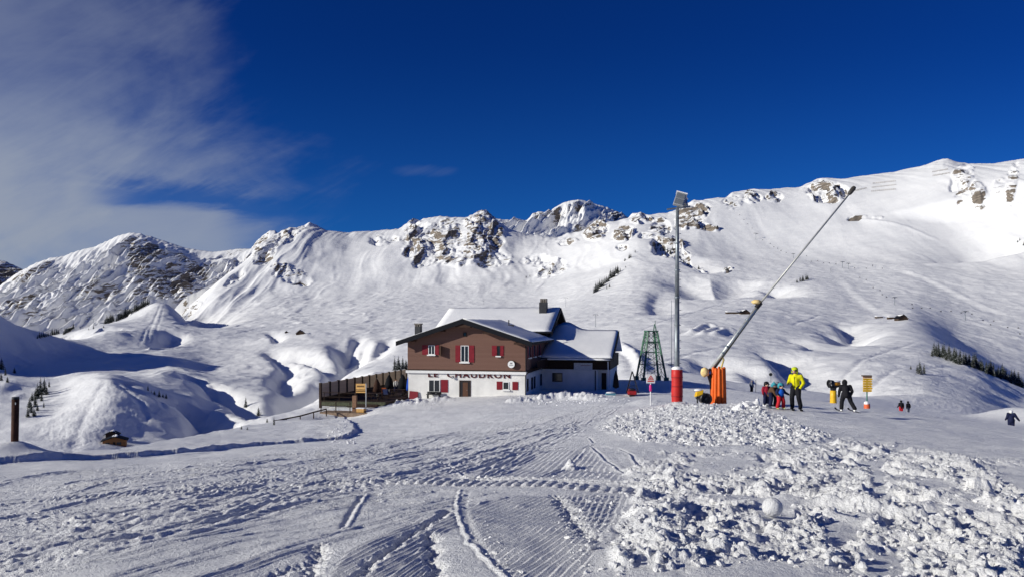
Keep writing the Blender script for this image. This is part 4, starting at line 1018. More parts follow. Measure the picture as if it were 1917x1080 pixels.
# ------------------------------------------------------------------ terrace beside the house
fz = MB()
tf = thing('terrace_fence', 'long brown board windbreak fence with dark posts along the terrace', 'fence', on_house(-21.7, -6.5, 0), -TH)
NP = 12; SP = 26.0 / NP
for k in range(NP + 1):
    p = MB(); p.box(-.10, .14, k * SP - .13, k * SP + .13, -.4, 2.36); p.build('post', DKWOOD, tf)
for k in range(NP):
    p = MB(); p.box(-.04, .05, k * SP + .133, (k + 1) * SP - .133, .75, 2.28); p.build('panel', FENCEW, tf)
p = MB(); p.box(-.06, .06, .14, 25.9, .30, .745); p.build('lower_rail', DKWOOD, tf)
td = thing('wooden_terrace', 'raised wooden sun terrace on a white foundation beside the restaurant', 'terrace', on_house(-21.6, -6.5, 0), -TH)
p = MB(); p.box(.15, 7.6, .0, 26, .12, .36); p.build('deck', DKWOOD, td)
p = MB(); p.box(.0, 7.6, -.12, -.003, -.15, .42); p.build('edge_beam', mat('mossy_beam', (.07, .075, .045), .85, var=.35, vscale=6), td)
p = MB(); p.box(.9, 3.0, .1, 6, -2.4, .118); p.build('foundation', WHITE, td)
p = MB(); p.box(1.6, 7.0, -3.4, -.2, -.62, -.42); p.box(1.6, 7.0, -3.42, -3.3, -.85, -.42); p.build('landing', mat('worn_planks', (.24, .17, .12), .8, var=.3, vscale=6), td)
for k in range(3):
    p = MB(); p.box(4.3, 6.8, -.9 + k * .3, -.6 + k * .3, -.42, -.24 + k * .2); p.build('step', DKWOOD, td)
rl = MB()
for x in (1.7, 3.4, 5.0): rl.tube((x, -3.3, -.45), (x, -3.3, .75), .05)
rl.tube((1.7, -3.3, .72), (5.0, -3.3, .72), .045); rl.tube((1.7, -3.3, .25), (5.0, -3.3, .25), .03)
rl.build('railing', DKWOOD, td)
rl = MB()
for x in (0.4, 2.2, 4.0): rl.tube((x, -.06, .4), (x, -.06, 1.35), .04)
rl.tube((.2, -.06, 1.32), (4.3, -.06, 1.32), .04); rl.tube((.2, -.06, .85), (4.3, -.06, .85), .03); rl.build('railing', DKWOOD, td)
sg = thing('menu_board', 'yellow wooden notice board on two posts at the terrace steps', 'sign', pt(675.5, 768, 78.5), -TH)
p = MB(); p.box(-.63, -.55, -.04, .04, -.4, 2.9); p.build('post', TIMBER, sg)
p = MB(); p.box(.55, .63, -.04, .04, -.4, 2.9); p.build('post', GREYM, sg)
p = MB(); p.box(-.54, .54, -.05, .03, 2.25, 2.86); p.build('board', YWOOD, sg)
p = MB(); p.box(-.54, .54, -.05, .03, 1.90, 2.02); p.box(-.54, .54, -.05, .03, 2.10, 2.17); p.build('lower_board', YWOOD, sg)
p = MB()
for k in range(8): p.box(-.40 + k * .105, -.325 + k * .105, -.056, -.052, 2.50, 2.66)
p.build('lettering', TIMBER, sg)
p = MB(); p.box(-.85, -.40, -.3, .0, -.1, 1.6); p.build('side_panel', mat('tan_board', (.22, .12, .07), .7, var=.2), sg)
bx = MB(); bx.box(-.45, .45, -.35, .25, -.1, .28); bx.cur = 1; bx.box(-.47, .47, -.37, .27, .28, .36); q = bx.build('wooden_box', [YWOOD, SNOW_CAP], None, bevel=.015); q.location = pt(676, 769, 77.6); q.rotation_euler = (0, 0, -TH)
tag(q, 'pale wooden box with snow on its lid below the yellow notice board', 'box')
# terrace furniture
def picnic_table():
    t = thing('picnic_table', '', 'table', group='dark tables on the terrace')
    p = MB()
    for k in range(5): p.box(-.9, .9, -.40 + k * .165, -.25 + k * .165, .71, .75)
    p.build('table_top', DKWOOD, t)
    for s in (-1, 1):
        p = MB(); p.box(-.9, .9, s * .72 - .13, s * .72 + .13, .42, .46); p.build('bench', DKWOOD, t)
        p = MB(); p.beam((s * .65, -.75, 0), (s * .65, -.2, .71), .08); p.beam((s * .65, .75, 0), (s * .65, .2, .71), .08); p.beam((s * .65, -.75, .38), (s * .65, .75, .38), .07); p.build('leg', DKWOOD, t)
    return t
pt0 = picnic_table()
TL = ['dark picnic table nearest the terrace steps', 'dark picnic table beside the board fence in the middle of the terrace', 'dark picnic table by the left corner of the house',
      'dark picnic table farthest back along the fence', 'dark picnic table behind the yellow notice board']
for k, (x, y) in enumerate(((-16.4, -4.0), (-19.6, 2.0), (-15.6, 1.0), (-19.4, 9.0), (-18.6, -3.2))):
    t = pt0 if k == 0 else copy_tree(pt0)
    t.location = on_house(x, y, .362); t.rotation_euler = (0, 0, -TH + .1 * k); t['label'] = TL[k]
def parasol(col, label, x, y, z, h, r=.16, world=None):
    t = thing('closed_parasol', label, 'parasol', world or on_house(x, y, z), 0)
    p = MB(); p.tube((0, 0, 0), (0, 0, h), .03, n=8); p.build('pole', GREYM, t)
    p = MB(); p.lathe([(.05, .25 * h), (r * 1.25, .30 * h), (r * 1.1, .5 * h), (r * .8, .75 * h), (.05, h * .98)], n=9); p.build('folded_canopy', col, t, True)
    p = MB(); p.lathe([(.3, 0), (.3, .06), (.06, .1)], n=12); p.build('base', DARK, t)
    return t
BLKCL = mat('black_cloth', (.012, .013, .016), .85, .1, var=.3); BRNCL = mat('brown_cloth', (.05, .025, .018), .85, .1, var=.3)
parasol(BLKCL, 'folded black parasol standing by the left corner of the house', -15.6, 2.6, .362, 2.5, .5)
parasol(BLKCL, 'folded black parasol in the middle of the terrace', -17.6, 3.2, .362, 2.4, .45)
parasol(BRNCL, 'folded brown parasol near the terrace steps', -17.2, -1.4, .362, 2.2, .4)
parasol(BLUE, 'folded blue parasol tight against the house wall', -14.35, 1.2, .362, 2.3, .22)
parasol(BLKCL, 'tall closed dark parasol in the snow right of the annex', 0, 0, 0, 2.9, .3, pt(1153, 738, 87))
def deckchair(label, x, y, col):
    t = thing('deck_chair', label, 'chair', on_house(x, y, .362), -TH + .5)
    p = MB(); p.beam((-.3, -.4, 0), (-.3, .45, .95), .05); p.beam((.3, -.4, 0), (.3, .45, .95), .05); p.beam((-.3, .4, 0), (-.3, -.45, .42), .05); p.beam((.3, .4, 0), (.3, -.45, .42), .05); p.build('frame', TIMBER, t)
    p = MB(); p.hexa([(-.27, -.42, .38), (.27, -.42, .38), (.27, 0, .28), (-.27, 0, .28)], [(-.27, -.42, .41), (.27, -.42, .41), (.27, 0, .31), (-.27, 0, .31)])
    p.hexa([(-.27, 0, .283), (.27, 0, .283), (.27, .45, .92), (-.27, .45, .92)], [(-.27, -.03, .31), (.27, -.03, .31), (.27, .42, .95), (-.27, .42, .95)]); p.build('sling', col, t)
deckchair('orange deck chair on the terrace', -17.0, .2, mat('orange_cloth', (.5, .12, .03), .8))
deckchair('grey deck chair on the terrace', -16.2, -1.3, mat('grey_cloth', (.35, .37, .42), .8))
# board leaning on the wall, bench under the window
p = MB(); p.hexa([(-.55, -.25, -.5), (.55, -.25, -.5), (.55, -.18, -.5), (-.55, -.18, -.5)], [(-.55, -.02, .98), (.50, -.02, .90), (.50, .05, .90), (-.55, .05, .98)])
q = p.build('red_board', RED, bevel=.02); q.location = on_house(-13.15, -.15, .1); q.rotation_euler = (0, 0, -TH); tag(q, 'dark red board leaning against the left end of the white wall', 'board')
t = thing('garden_bench', 'dark bench piled with cushions under the ground floor window', 'bench', on_house(-10.6, -.55, .45), -TH)
p = MB(); p.box(-.85, .85, -.22, .22, .30, .36); p.build('seat', DARK, t)
p = MB(); p.box(-.85, .85, .19, .24, .363, .62); p.build('backrest', DARK, t)
for s in (-.7, .7):
    p = MB(); p.box(s - .05, s + .05, -.2, .2, -.3, .297); p.build('leg', DARK, t)
p = MB(); p.ball((-.3, -.02, .45), .3, sq=(1.2, .6, .45), lump=.2, seed=2); p.ball((.45, -.02, .43), .3, sq=(1.1, .6, .4), lump=.2, seed=3); p.build('cushion', DARK, t, True)
# handrail down the path on the valley side
hr = thing('handrail', 'weathered wooden handrail leading down the snowy path left of the terrace', 'railing', (0, 0, 0))
HP = [(512, 788, 70), (536, 783, 71.5), (562, 778, 73), (587, 771, 75), (611, 765, 77)]
p = MB()
for a, c in zip(HP[:-1], HP[1:]): p.beam(pt(*a), pt(*c), .10, .12)
p.build('rail', TIMBER, hr)
for a in HP:
    p = MB(); w_ = pt(*a); p.tube(w_ + Vector((0, 0, -1.3)), w_ + Vector((0, 0, .02)), .055, n=8); p.build('post', TIMBER, hr)
# ------------------------------------------------------------------ floodlight mast
lp = thing('floodlight_mast', 'tall grey floodlight mast with a red padded foot', 'lamp post', pt(1267.5, 757, 41), 0)
p = MB(); p.tube((0, 0, -.3), (.0, 0, 6), .155, .125, 16); p.tube((0, 0, 6), (.02, 0, 10.85), .125, .085, 16); p.build('pole', STEEL, lp, True)
p = MB()
for z in (2.9, 4.4, 5.9, 7.4, 8.9): p.tube((0, 0, z), (0, 0, z + .06), .16, .16, 16)
p.build('collar', STEEL, lp)
for k in range(20):
    p = MB(); p.beam((.12, -.02, 2.3 + k * .42), (.22, -.02, 2.3 + k * .42), .03); p.build('climbing_step', STEEL, lp)
p = MB(); p.lathe([(.28, -.3), (.305, -.05), (.30, .3), (.315, .7), (.30, 1.1), (.312, 1.6), (.30, 1.93), (.27, 1.96)], n=28); pad = p.build('padding', REDPAD, lp, True)
p = MB()
for z in (.45, 1.0, 1.5): p.lathe([(.316, z), (.322, z + .01), (.322, z + .05), (.316, z + .06)], n=28)
p.build('strap', mat('dark_red_strap', (.30, .015, .015), .5), pad)
p = MB(); p.lathe([(.30, 1.955), (.31, 2.0), (.25, 2.08), (.14, 2.13)], n=20); p.build('snow_cap', SNOW_CAP, pad, True)
p = MB(); p.beam((-.55, .05, 10.8), (.72, -.05, 10.95), .09); p.beam((0, 0, 10.6), (.1, 0, 11.2), .1); p.build('cross_arm', STEEL, lp)
def flood(cx, cy, cz, w, h, tilt, yaw, roll):
    R = Matrix.Rotation(yaw, 3, 'Z') @ Matrix.Rotation(roll, 3, 'Y') @ Matrix.Rotation(tilt, 3, 'X')
    T = lambda q: Vector((cx, cy, cz)) + R @ Vector(q)
    def bx(x0, x1, y0, y1, z0, z1): 
        m = MB(); m.hexa([T(q) for q in ((x0, y0, z0), (x1, y0, z0), (x1, y1, z0), (x0, y1, z0))], [T(q) for q in ((x0, y0, z1), (x1, y0, z1), (x1, y1, z1), (x0, y1, z1))]); return m
    hd = bx(-w / 2, w / 2, 0, .22, -h / 2, h / 2).build('lamp_head', GREYM, lp, bevel=.03)
    for k in range(2):
        bx(-w / 2 + .05, w / 2 - .05, -.02, -.003, -h / 2 + .05 + k * h * .48, -h / 2 + .02 + (k + 1) * h * .46).build('lens', mat('lamp_glass', (.16, .18, .2), .12, .6), hd)
    bx(-w / 2 - .03, w / 2 + .03, -.05, .26, h / 2 + .003, h / 2 + .05).build('snow_cap', SNOW_CAP, hd)
flood(.14, -.1, 11.36, .56, .78, math.radians(-24), math.radians(-12), math.radians(17))
flood(.54, .12, 11.26, .38, .54, math.radians(-20), math.radians(50), math.radians(25))
# ------------------------------------------------------------------ snow lance
LD = 38.0
ln = thing('snow_lance', 'long slanting snow making lance rising from an orange padded base', 'snow gun', pt(1345, 760, LD), 0)
L0 = pt(1345, 760, LD)
def lp_(px, py, dd=0.0): return pt(px, py, LD) - L0 + Vector((0, dd, 0))
for k in range(11):
    an = 2 * math.pi * k / 11; q = random.Random(k).uniform(-.05, .04)
    p = MB(); c = Vector((.29 * math.cos(an), .29 * math.sin(an), 0))
    p.tube(c * 1.12 + Vector((0, 0, -.3)), c + Vector((0, 0, 1.92 + q)), .105, .085, 12, dome=3); p.build('padding_roll', ORANGE, ln, True)
p = MB(); p.tube((0, 0, -.3), (0, 0, 1.9), .2, .2, 12); p.build('riser', STEEL, ln)
p = MB(); p.tube(lp_(1331, 690), lp_(1421, 569), .085, .075, 14); p.build('lower_boom', mat('pale_aluminium', (.55, .57, .55), .4, .5, .5), ln, True)
p = MB(); p.tube(lp_(1336, 692, .06), lp_(1422, 573, .06), .05, .045, 10); p.build('support_tube', mat('olive_grey', (.14, .14, .09), .5), ln, True)
p = MB(); p.tube(lp_(1419, 572), lp_(1594, 359), .055, .042, 12); p.build('lance_tube', mat('pale_steel', (.42, .42, .40), .45, .5, .4), ln, True)
p = MB(); p.tube(lp_(1591, 362), lp_(1598, 353), .11, .12, 14, dome=2); p.build('nozzle_head', mat('dark_nozzle', (.05, .045, .04), .5), ln, True)
p = MB(); p.tube(lp_(1416, 576), lp_(1424, 566), .125, .125, 14); p.build('clamp', DARK, ln)
p = MB(); p.ball(lp_(1416, 565), .2, sq=(1.3, 1, .6), lump=.25, seed=4); p.build('snow_crust', DIRTSNOW, ln, True)
p = MB(); p.ball(lp_(1319, 696, -.05), .24, sq=(.95, .9, 1.0), lump=.2, seed=5); p.build('iced_counterweight', DIRTSNOW, ln, True)
p = MB(); p.beam(lp_(1322, 697), lp_(1334, 688), .12); p.beam(lp_(1326, 700), lp_(1336, 735), .10, .14); p.beam(lp_(1330, 700, .1), lp_(1332, 745, .1), .07); p.build('hinge_frame', DARK, ln)
p = MB(); p.tube(lp_(1349, 692), lp_(1355, 672), .05, .045); p.tube(lp_(1355, 672), lp_(1351, 668), .04, .04); p.build('crank_arm', mat('yellow_arm', (.62, .48, .16), .5), ln, True)
p = MB()
for a in ((1352, 662), (1360, 650), (1380, 625), (1398, 600)): p.tube(lp_(*a) + Vector((0, -.02, 0)), lp_(a[0] + 2, a[1] - 3) + Vector((0, -.02, 0)), .11, .11, 12)
p.build('clamp', STEEL, ln)
# hydrant fan beside it
fg = thing('fan_snow_gun', 'low yellow fan snow gun with black drum beside the orange padding', 'snow gun', pt(1318, 757, 37.0), 0)
p = MB(); p.tube((.06, .35, .30), (.08, -.12, .30), .28, .29, 22, cap=False); p.tube((.08, -.13, .30), (.08, -.16, .30), .30, .27, 22, cap=False); p.build('drum', DARK, fg, True)
p = MB(); p.tube((.07, .1, .30), (.07, .06, .30), .26, .26, 20); p.tube((.08, .06, .3), (.08, -.1, .3), .07, .05, 10)
for k in range(6): p.beam((.08, 0, .3), (.08 + .26 * math.cos(k), 0, .3 + .26 * math.sin(k)), .04, .02)
p.build('fan', mat('dark_blue_metal', (.02, .025, .04), .4), fg)
p = MB(); p.hexa([(-.42, -.05, .38), (-.05, -.05, .52), (-.05, .35, .52), (-.42, .35, .38)], [(-.36, -.02, .62), (-.02, -.02, .74), (-.02, .32, .74), (-.36, .32, .62)]); p.build('housing', YELLOW, fg, bevel=.03)
p = MB(); p.ball((-.24, .15, .72), .17, sq=(1.3, 1, .35), lump=.15); p.build('snow_cap', SNOW_CAP, fg, True)
p = MB(); p.beam((-.3, .1, -.1), (-.32, .1, .4), .06); p.beam((.1, .2, -.2), (.1, .2, .1), .1); p.ball((-.36, -.02, .36), .08); p.build('stand', DARK, fg)
# ------------------------------------------------------------------ signs
ws = thing('warning_sign', 'white square warning sign with red triangle on a thin pole', 'sign', pt(1218, 752, 43.5), 0)
p = MB(); p.tube((0, 0, -.4), (0, 0, 1.15), .035, n=10); p.build('pole', WFRAME, ws)
p = MB(); p.box(-.26, .26, -.05, -.02, 1.11, 1.64); p.build('panel', WFRAME, ws, bevel=.01)
p = MB()
tri = [(0, 1.56), (.15, 1.33), (-.15, 1.33)]
for a, c in zip(tri, tri[1:] + tri[:1]): p.beam((a[0], -.054, a[1]), (c[0], -.054, c[1]), .012, .035)
p.box(-.19, .19, -.056, -.052, 1.20, 1.27)
for k in range(3): p.box(-.05 + k * .04, -.03 + k * .04, -.056, -.052, 1.36, 1.45)
p.build('pictogram', mat('sign_red', (.60, .06, .03), .5), ws)
p = MB(); p.lathe([(.04, .62), (.085, .66), (.085, .98), (.04, 1.03)], n=12); p.build('sleeve', MAGENTA, ws, True)
ts = thing('trail_sign', 'stack of yellow trail arrows on a green pole with orange foot padding', 'sign', pt(1623, 765, 53), math.radians(-6))
p = MB(); p.tube((0, 0, -.3), (0, 0, 2.2), .045, n=10); p.build('pole', mat('teal_pole', (.05, .17, .13), .5), ts)
for k in range(6):
    z = 1.24 + k * .165; p = MB(); sh = .03 * (k % 2)
    p.prism([(-.30, z), (.26 + sh, z), (.34 + sh, z + .072), (.26 + sh, z + .145), (-.30, z + .145)], -.09, -.055)
    a = p.build('arrow_board', YELLOW, ts)
    p = MB()
    for j in range(7 - k % 3): p.box(-.22 + j * .065, -.175 + j * .065, -.096, -.092, z + .055, z + .09)
    p.build('lettering', mat('brown_print', (.20, .10, .01), .6), a)
p = MB(); p.box(-.30, .31, -.085, -.05, 2.235, 2.33); p.build('top_board', mat('orange_board', (.55, .22, .06), .6), ts)
p = MB(); p.box(-.36, .28, -.2, .1, 2.335, 2.43); p.build('roof', mat('grey_brown', (.12, .09, .07), .7), ts)
p = MB(); p.lathe([(.19, -.2), (.21, .05), (.20, .35), (.13, .42)], n=20); pd = p.build('padding', mat('orange_red_foam', (.62, .12, .04), .6), ts, True)
p = MB(); p.ball((-.03, -.03, .42), .19, sq=(1, 1, .75), lump=.06); p.build('snow_cap', SNOW_CAP, pd, True)
# yellow fan gun on its padded column
yg = thing('fan_snow_gun', 'yellow fan snow gun on a yellow padded column at the piste edge', 'snow gun', pt(1560, 756, 67), 0)
p = MB(); p.lathe([(.29, -.4), (.29, .2), (.275, .7), (.28, 1.22), (.2, 1.26)], n=20); p.build('padding', YELLOW, yg, True)
p = MB(); p.tube((0, 0, 1.2), (0, 0, 1.55), .22, .3, 14); p.build('turntable', DARK, yg)
p = MB(); p.tube((-.42, -.1, 1.86), (-.05, .0, 1.88), .36, .30, 20, cap=False); p.tube((-.44, -.1, 1.86), (-.40, -.1, 1.86), .38, .36, 20); p.build('drum', DARK, yg, True)
p = MB(); p.tube((-.05, 0, 1.88), (.62, .15, 1.86), .24, .17, 16); p.build('motor_housing', mat('orange_yellow', (.72, .30, .02), .5), yg, True)
p = MB(); p.ball((.25, .05, 2.08), .3, sq=(1.5, 1, .3), lump=.1); p.build('snow_cap', SNOW_CAP, yg, True)
p = MB(); p.beam((-.1, 0, 1.5), (.65, .1, 1.66), .2, .16); p.build('bracket', DARK, yg)
# tiny fan gun far below the piste
fg2 = thing('fan_snow_gun', 'tiny distant fan snow gun on a stand in the hollow', 'snow gun', pt(1443, 708, 190), 0)
p = MB(); p.tube((0, 0, -1), (0, 0, .7), .08); p.build('stand', STEEL, fg2)
p = MB(); p.tube((-.1, -.25, 1.05), (.1, .4, 1.05), .45, .38, 16, cap=False); p.build('drum', GREYM, fg2, True)
p = MB(); p.tube((-.02, 0, 1.05), (0, .1, 1.05), .4, .4, 16); p.build('fan', DARK, fg2)
# weathered post at the valley edge
wp = thing('rusty_post', 'dark rusty brown post with a pale collar standing in a snow mound', 'post', pt(27.5, 866, 28), 0)
p = MB(); p.tube((-.02, 0, -.4), (.03, 0, 2.42), .125, .125, 18); p.build('shaft', RUST, wp, True)
p = MB(); p.tube((.03, 0, 2.423), (.03, 0, 2.50), .13, .12, 18); p.build('cap', DARK, wp)
p = MB(); p.box(.10, .13, -.135, -.12, 2.22, 2.30); p.build('marker', GREYM, wp)
# ------------------------------------------------------------------ green lattice tower
TD = 111.0
lt = thing('lattice_tower', 'green steel lattice tower standing in the snow behind the piste', 'tower', pt(1219, 709, TD), math.radians(8))
b0, b1, Ht = 1.75, .68, 7.15
def leg(k, z):
    s = b0 + (b1 - b0) * z / Ht; sx, sy = ((-1, -1), (1, -1), (1, 1), (-1, 1))[k % 4]; return Vector((sx * s, sy * s, z))
for k in range(4):
    p = MB(); p.beam(leg(k, -.6), leg(k, Ht), .23); p.build('leg', GREEN, lt)
    lv = [0.15, 2.2, 4.0, 5.5, Ht]
    p = MB()
    for a, c in zip(lv[:-1], lv[1:]):
        p.beam(leg(k, a), leg(k + 1, c), .05); p.beam(leg(k + 1, a), leg(k, c), .05)
        p.beam(leg(k, c), leg(k + 1, c), .085); p.beam((leg(k, a) + leg(k + 1, a)) / 2, (leg(k, c) + leg(k + 1, c)) / 2, .05)
    p.build('bracing', GREEN, lt)
p = MB(); p.box(-.85, .85, -.85, .85, Ht - .03, Ht + .12); p.build('platform', GREEN, lt)
p = MB(); p.box(-1.05, 1.05, -1.05, 1.05, 5.3, 5.36)
for s in (-1, 1): p.beam((s * 1.05, -1.05, 5.6), (s * 1.05, 1.05, 5.6), .06); p.beam((-1.05, s * 1.05, 5.6), (1.05, s * 1.05, 5.6), .06)
p.build('walkway', GREEN, lt)
p = MB(); p.beam((.25, -.3, Ht + .12), (.45, -.2, Ht + 1.1), .09); p.beam((.75, -.3, Ht + .12), (.5, -.2, Ht + 1.1), .09); p.tube((.62, 0, Ht), (.62, 0, Ht + 1.6), .05, n=8); p.build('mast_head', GREEN, lt)
for k in range(4):
    c = leg(k, 0.1); p = MB(); p.box(c.x - .3, c.x + .3, c.y - .3, c.y + .3, -.8, .35); p.build('footing', GREEN, lt)
tm = thing('thin_mast', 'thin grey mast with a small crossbar beside the floodlight mast', 'mast', pt(1257, 700, 108), 0)
p = MB(); p.tube((0, 0, -.5), (0, 0, 10.8), .045, .03, 8); p.build('shaft', STEEL, tm)
p = MB(); p.beam((-.5, 0, 1.4), (.35, 0, 1.4), .12); p.build('crossbar', DARK, tm)
# ------------------------------------------------------------------ snowmobile and boxes by the annex
sm = thing('snowmobile', 'parked red snowmobile with a black A shaped rack seen from behind', 'snowmobile', pt(1183, 742, 85), math.radians(-8))
p = MB(); p.box(-.52, .52, -1.2, -.2, .32, .78); p.hexa([(-.5, -.2, .35), (.5, -.2, .35), (.38, .9, .4), (-.38, .9, .4)], [(-.42, -.2, .95), (.42, -.2, .95), (.2, .9, .62), (-.2, .9, .62)]); p.build('body', mat('snowmobile_red', (.28, .012, .015), .35, .5), sm, bevel=.06)
p = MB(); p.box(-.3, .3, -1.35, .3, .0, .3); p.build('track', DARK, sm, bevel=.08)
p = MB(); p.box(-.25, .25, -1.0, .1, .783, .98); p.build('seat', DARK, sm, bevel=.06)
for s in (-1, 1):
    p = MB(); p.box(s * .45 - .08, s * .45 + .08, .3, 1.5, .0, .05); p.beam((s * .45, .9, .03), (s * .3, .7, .5), .06); p.build('ski', DARK, sm)
p = MB(); p.beam((-.4, .1, .95), (.4, .1, 1.05), .05); p.build('handlebar', DARK, sm)
p = MB(); p.beam((-.62, -.6, .5), (0.02, -.5, 2.95), .12); p.beam((.72, -.6, .5), (.04, -.5, 2.95), .12); p.beam((-.45, -.58, 1.3), (.5, -.58, 1.3), .08); p.beam((-.3, -.55, 1.9), (.32, -.55, 1.9), .06); p.build('rack', DARK, sm)
p = MB(); p.box(-.42, -.22, -1.24, -1.203, .5, .62); p.box(.22, .42, -1.24, -1.203, .5, .62); p.build('tail_light', mat('red_lens', (.5, .02, .02), .2), sm)
q = MB(); q.box(-.55, .55, -.35, .35, -.2, .42); q.cur = 1; q.ball((0, 0, .45), .5, sq=(1.05, .65, .25), lump=.15, seed=8)
o = q.build('storage_box', [mat('turquoise_paint', (.10, .26, .34), .5), SNOW_CAP], bevel=.03); o.location = pt(1143, 742, 85); tag(o, 'turquoise storage box heaped with snow right of the annex', 'box')

# ------------------------------------------------------------------ people
SKIN = mat('skin', (.55, .33, .25), .55, .3, var=.08)
def cl(name, c): return mat('cloth_' + name, c, .8, .15, var=.14, vscale=5, bump=.25, bscale=14)
def person(label, at, H, yaw=0.0, pose=None, jacket='black', trousers='black', hat='black', hat_kind='helmet', bib=None, glove='black', boots='black', skis=None, goggles=True, headk=1.0, thick=1.0, group=None, skicol='black', sit=False):
    C = {'black': (.012, .012, .016), 'yellow': (.66, .62, .01), 'lime': (.50, .58, .02), 'red': (.48, .02, .03), 'brown': (.10, .055, .03), 'teal': (.05, .30, .36), 'blue': (.01, .10, .50), 'grey': (.25, .26, .28),
         'white': (.75, .75, .75), 'navy': (.012, .016, .05), 'crimson': (.28, .015, .035), 'pale': (.50, .50, .20), 'orange': (.55, .16, .03)}
    J = dict(pelvis=(0, 0, .52), chest=(0, 0, .71), neck=(0, -.005, .82), head=(0, -.015, .905),
             sl=(-.115, 0, .775), sr=(.115, 0, .775), el=(-.155, .015, .62), er=(.155, .015, .62), hl=(-.165, -.04, .475), hr=(.165, -.04, .475),
             pl=(-.055, 0, .50), pr=(.055, 0, .50), kl=(-.065, -.02, .275), kr=(.065, -.02, .275), al=(-.07, .01, .05), ar=(.07, .01, .05))
    J.update(pose or {}); J = {k: Vector(v) for k, v in J.items()}
    t = thing('person', label, 'person', at, yaw, group); t.scale = (H, H, H)
    def limb(mb, a, c, r0, r1): mb.tube(J[a] if isinstance(a, str) else a, J[c] if isinstance(c, str) else c, r0, r1, 10, dome=3)
    def grow(mb, name, m, vox):
        o = mb.build(name, m, t); r = o.modifiers.new('remesh', 'REMESH'); r.mode = 'VOXEL'; r.voxel_size = vox; r.use_smooth_shade = True
        s = o.modifiers.new('smooth', 'SMOOTH'); s.factor = .5; s.iterations = 3; return o
    hc = J['head']
    b = MB(); limb(b, 'pelvis', 'chest', .075, .08); limb(b, 'chest', 'neck', .06, .035); limb(b, 'neck', hc, .034, .036)
    b.ball(hc, .064 * headk, sq=(.86, 1.0, 1.12)); b.ball(hc + Vector((0, -.052 * headk, -.03 * headk)), .034 * headk, sq=(1, .7, .9)); b.ball(hc + Vector((0, -.068 * headk, -.012)), .014 * headk, sq=(.8, 1.1, 1.2))
    for s in 'lr':
        limb(b, 's' + s, 'e' + s, .034, .028); limb(b, 'e' + s, 'h' + s, .028, .02); limb(b, 'p' + s, 'k' + s, .055, .04); limb(b, 'k' + s, 'a' + s, .04, .03)
        limb(b, 'chest', 's' + s, .05, .036); limb(b, 'pelvis', 'p' + s, .06, .055)
    grow(b, 'body', SKIN, .012)
    f = MB(); f.ball(hc + Vector((-.022 * headk, -.058 * headk, .012)), .008); f.ball(hc + Vector((.022 * headk, -.058 * headk, .012)), .008); f.box(hc.x - .018, hc.x + .018, hc.y - .075 * headk, hc.y - .066 * headk, hc.z - .042 * headk, hc.z - .036 * headk)
    f.build('face_features', mat('dark_face', (.10, .03, .03), .5), t)
    k = thick; b = MB(); limb(b, J['pelvis'] + Vector((0, 0, -.03)), 'chest', .092 * k, .098 * k); limb(b, 'chest', 'neck', .085 * k, .05)
    for s in 'lr':
        limb(b, 'chest', 's' + s, .08 * k, .052 * k); limb(b, 's' + s, 'e' + s, .052 * k, .044 * k); limb(b, 'e' + s, 'h' + s, .044 * k, .034 * k)
    jk = grow(b, 'jacket', cl(jacket, C[jacket]), .014)
    z0 = MB(); a_, c_ = J['pelvis'] + Vector((0, -.098 * k, .0)), J['chest'] + Vector((0, -.103 * k, .06)); z0.beam(a_, c_, .008, .008); z0.build('zip', cl('black', C['black']), jk)
    b = MB(); limb(b, 'pelvis', J['pelvis'] + Vector((0, 0, -.02)), .09 * k, .09 * k)
    for s in 'lr':
        limb(b, 'pelvis', 'p' + s, .082 * k, .078 * k); limb(b, 'p' + s, 'k' + s, .076 * k, .058 * k); limb(b, 'k' + s, J['a' + s] + Vector((0, 0, .03)), .058 * k, .055 * k)
    grow(b, 'trousers', cl(trousers, C[trousers]), .014)
    for s in 'lr':
        h = J['h' + s]; dirv = (h - J['e' + s]).normalized(); side = dirv.cross(Vector((0, 1, 0))); side = side.normalized() if side.length > .1 else Vector((1, 0, 0))
        g = MB(); palm = h + dirv * .022; g.ball(palm, .024, sq=(.9, .7, 1.0))
        for q in range(4):
            o_ = side * (-.016 + .0105 * q); L = (.032, .038, .036, .028)[q]; a = palm + o_ + dirv * .016
            m_ = a + dirv * L * .6 + Vector((0, -.006, 0)); g.tube(a, m_, .0075, .007, 6, dome=2); g.tube(m_, m_ + dirv * L * .4 + Vector((0, -.012, -.003)), .007, .006, 6, dome=2)
        g.tube(palm - side * .014, palm - side * .032 + dirv * .018 + Vector((0, -.01, 0)), .009, .007, 6, dome=2)
        g.build('glove', cl('g' + glove, C[glove]), t, True)
        a = J['a' + s]; bo = MB(); bo.tube(a + Vector((0, 0, .05)), a + Vector((0, 0, -.02)), .042, .042, 10, dome=2); bo.tube(a + Vector((0, .03, -.028)), a + Vector((0, -.085, -.03)), .03, .026, 10, dome=2)
        bo.build('boot', cl('b' + boots, C[boots]), t, True)
